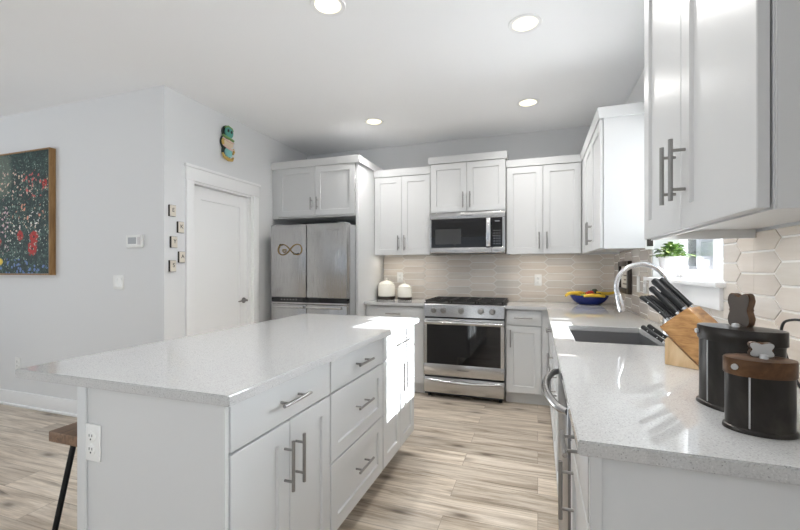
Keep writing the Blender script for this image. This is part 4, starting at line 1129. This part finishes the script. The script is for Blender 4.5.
# ------------------------------------------------------------------ fruit bowl
bl = Vector((0.462, 4.20, CT+0.0005))
t = thing('fruit_bowl', 'dark blue oval bowl of fruit in the worktop corner', 'bowl', bl)
b = BM(); sxx, syy = 1.0, 0.60
lathe(b, [(0.085, 0.0), (0.10, 0.005), (0.135, 0.03), (0.16, 0.062), (0.170, 0.085), (0.163, 0.086), (0.15, 0.06), (0.122, 0.032), (0.08, 0.014), (0, 0.012)], 48, sxx, syy)
obj('bowl', b, mat('cobalt_glaze', (0.012, 0.025, 0.17), 0.18), t)
ban = mat('banana_skin', (0.78, 0.52, 0.05), 0.45); bt = mat('banana_tip', (0.08, 0.05, 0.02), 0.7)
def banana(label, loc, rz, tilt, L=0.19, R0=0.13, flip=1):
    k = thing('banana', label, 'banana', bl+Vector(loc), rz, 'bananas in the bowl')
    b = BM(); pts = []; rs = []
    A = L/R0
    for i in range(13):
        s = i/12; a = (s-0.5)*A; pts.append((R0*math.sin(a), 0, flip*R0*(1-math.cos(a)))); rs.append(0.0165*(0.35+0.65*math.sin(PI*(0.08+0.84*s))**0.6))
    tube(b, pts, rs, 8); bmesh.ops.transform(b, matrix=Matrix.Rotation(tilt, 4, 'X'), verts=b.verts); obj('fruit', b, ban, k)
    b = BM(); tube(b, [pts[-1], Vector(pts[-1])+(Vector(pts[-1])-Vector(pts[-2])).normalized()*0.016], [0.0065, 0.005], 6)
    tube(b, [pts[0], Vector(pts[0])+(Vector(pts[0])-Vector(pts[1])).normalized()*0.006], [0.006, 0.004], 6)
    bmesh.ops.transform(b, matrix=Matrix.Rotation(tilt, 4, 'X'), verts=b.verts); obj('tip', b, bt, k)
banana('banana lying across the front rim of the blue bowl', (0.03, -0.121, 0.094), 0.02, 0.5, 0.18, 0.35, -1)
banana('banana at the left end of the blue bowl, hanging over its rim', (-0.150, -0.050, 0.108), 0.5, -0.4, 0.17, 0.12, -1)
banana('banana along the back left of the blue bowl', (-0.095, 0.035, 0.108), 0.1, 0.4, 0.18, 0.22, -1)
banana('banana rising at the right end of the blue bowl', (0.135, 0.01, 0.104), -0.1, 0.4, 0.17, 0.22, 1)
def round_fruit(name, label, cat, loc, r, m, squash=0.92):
    k = thing(name, label, cat, bl+Vector(loc))
    b = BM(); lathe(b, [(0, -r*squash*0.9), (r*0.45, -r*squash*0.88), (r*0.85, -r*squash*0.5), (r, 0), (r*0.88, r*squash*0.55), (r*0.5, r*squash*0.9), (r*0.15, r*squash*0.86), (0, r*squash*0.78)], 20); obj('fruit', b, m, k)
    b = BM(); tube(b, [(0, 0, r*0.72), (0.003, 0, r*1.15)], 0.0022, 6); obj('stem', b, bt, k)
ap = mat('apple_skin', (0.42, 0.035, 0.02), 0.3); av = mat('avocado_skin', (0.02, 0.028, 0.012), 0.6); gr = mat('green_apple_skin', (0.30, 0.40, 0.08), 0.35)
round_fruit('apple', 'red apple in the middle of the fruit bowl', 'apple', (0.008, -0.030, 0.098), 0.038, ap)
round_fruit('apple', 'red apple behind the middle of the fruit bowl', 'apple', (-0.005, 0.045, 0.090), 0.032, ap)
round_fruit('avocado', 'dark avocado on top of the fruit', 'avocado', (0.050, 0.030, 0.112), 0.032, av, 1.15)
round_fruit('apple', 'green apple at the left of the fruit bowl', 'apple', (-0.052, -0.030, 0.076), 0.028, gr)
round_fruit('avocado', 'dark avocado at the right of the fruit bowl', 'avocado', (0.078, -0.030, 0.082), 0.030, av, 1.1)

# ------------------------------------------------------------------ bar stool
t = thing('bar_stool', 'wooden-seat bar stool with black splayed legs by the island', 'stool', (-1.555, 1.15, 0))
sw, sd, sh = 0.26, 0.36, 0.66
bx('seat', M['walnut'], t, -sw/2, sw/2, -sd/2, sd/2, sh-0.038, sh, bev=0.004)
feet = {}
for sx_ in (-1, 1):
    for sy_ in (-1, 1):
        top = Vector((sx_*(sw/2-0.055), sy_*(sd/2-0.055), sh-0.0385)); ft = Vector((sx_*(sw/2+0.015), sy_*(sd/2+0.03), 0.0))
        feet[sx_, sy_] = (top, ft)
        b = BM(); tube(b, [top, ft+Vector((0, 0, 0.002))], 0.0095, 12); l = obj('leg', b, M['black_metal'], t)
b = BM()
for p, q in (((-1, -1), (1, -1)), ((1, -1), (1, 1)), ((1, 1), (-1, 1)), ((-1, 1), (-1, -1))):
    f = 0.63; tube(b, [feet[p][0].lerp(feet[p][1], f), feet[q][0].lerp(feet[q][1], f)], 0.008, 10)
obj('foot_rail', b, M['black_metal'], t)
bx('seat_bracket', M['black_metal'], t, -sw/2+0.03, sw/2-0.03, -sd/2+0.03, sd/2-0.03, sh-0.043, sh-0.0385)

# ------------------------------------------------------------------ outdoors, seen through the sink window
b = BM(); box(b, R+T, 16, -8, 22, -0.35, -0.25)
struct(obj('ground', b, M['concrete']), 'paved yard outside the sink window', 'ground')
t = thing('neighbouring_house', 'grey clapboard house outside the sink window', 'house', (3.0, 7.2, -0.25))
bx('wall', M['siding'], t, 0, 5, 0, 9, 0, 5.2)
for y in (0.0, 2.1, 2.9): bx('trim_board', M['trim'], t, -0.03, -0.001, y, y+0.14, 0, 5.2)
bx('window', M['black_glass'], t, -0.02, -0.001, 2.24, 2.9, 1.2, 2.6)
bx('gable_trim', M['trim'], t, -0.03, 5.0, -0.03, -0.001, 4.9, 5.2)
t = thing('garden_fence', 'grey board fence outside the sink window', 'fence', (2.3, 5.2, -0.25))
b = BM()
for i in range(26): box(b, 0, 0.02, i*0.15, i*0.15+0.143, 0, 1.55, 0.003)
obj('board_panel', b, mat('grey_fence', (0.66, 0.645, 0.65), 0.8), t)
for i in range(3): bx('post', M['grey_plastic'], t, 0.022, 0.11, i*1.9, i*1.9+0.09, 0, 1.65)
t = thing('tall_shrub', 'leafy green shrub behind the fence outside the window', 'shrub', (2.75, 6.55, -0.25))
b = BM(); rnd = random.Random(9)
for i in range(2200):
    a = rnd.uniform(0, 2*PI); h = rnd.uniform(0.3, 3.6); rr = 0.36*math.sqrt(rnd.uniform(0.15, 1))*(1-0.5*(h/3.6)**3)
    c = Vector((rr*math.cos(a)*0.6, rr*math.sin(a)*0.75, h)); d = Vector((rnd.uniform(-1, 1), rnd.uniform(-1, 1), rnd.uniform(-.6, 1))).normalized(); s = d.orthogonal().normalized()
    L = rnd.uniform(0.05, 0.1); b.faces.new([b.verts.new(p) for p in (c, c+d*L*0.5+s*L*0.25, c+d*L, c+d*L*0.5-s*L*0.25)])
obj('foliage', b, mat('shrub_leaf', (0.035, 0.06, 0.014), 0.7), t)
b = BM(); tube(b, [(0, 0, 0), (0.02, 0.02, 1.5), (0, 0, 3.2)], [0.04, 0.03, 0.012], 8); obj('trunk', b, M['walnut'], t)
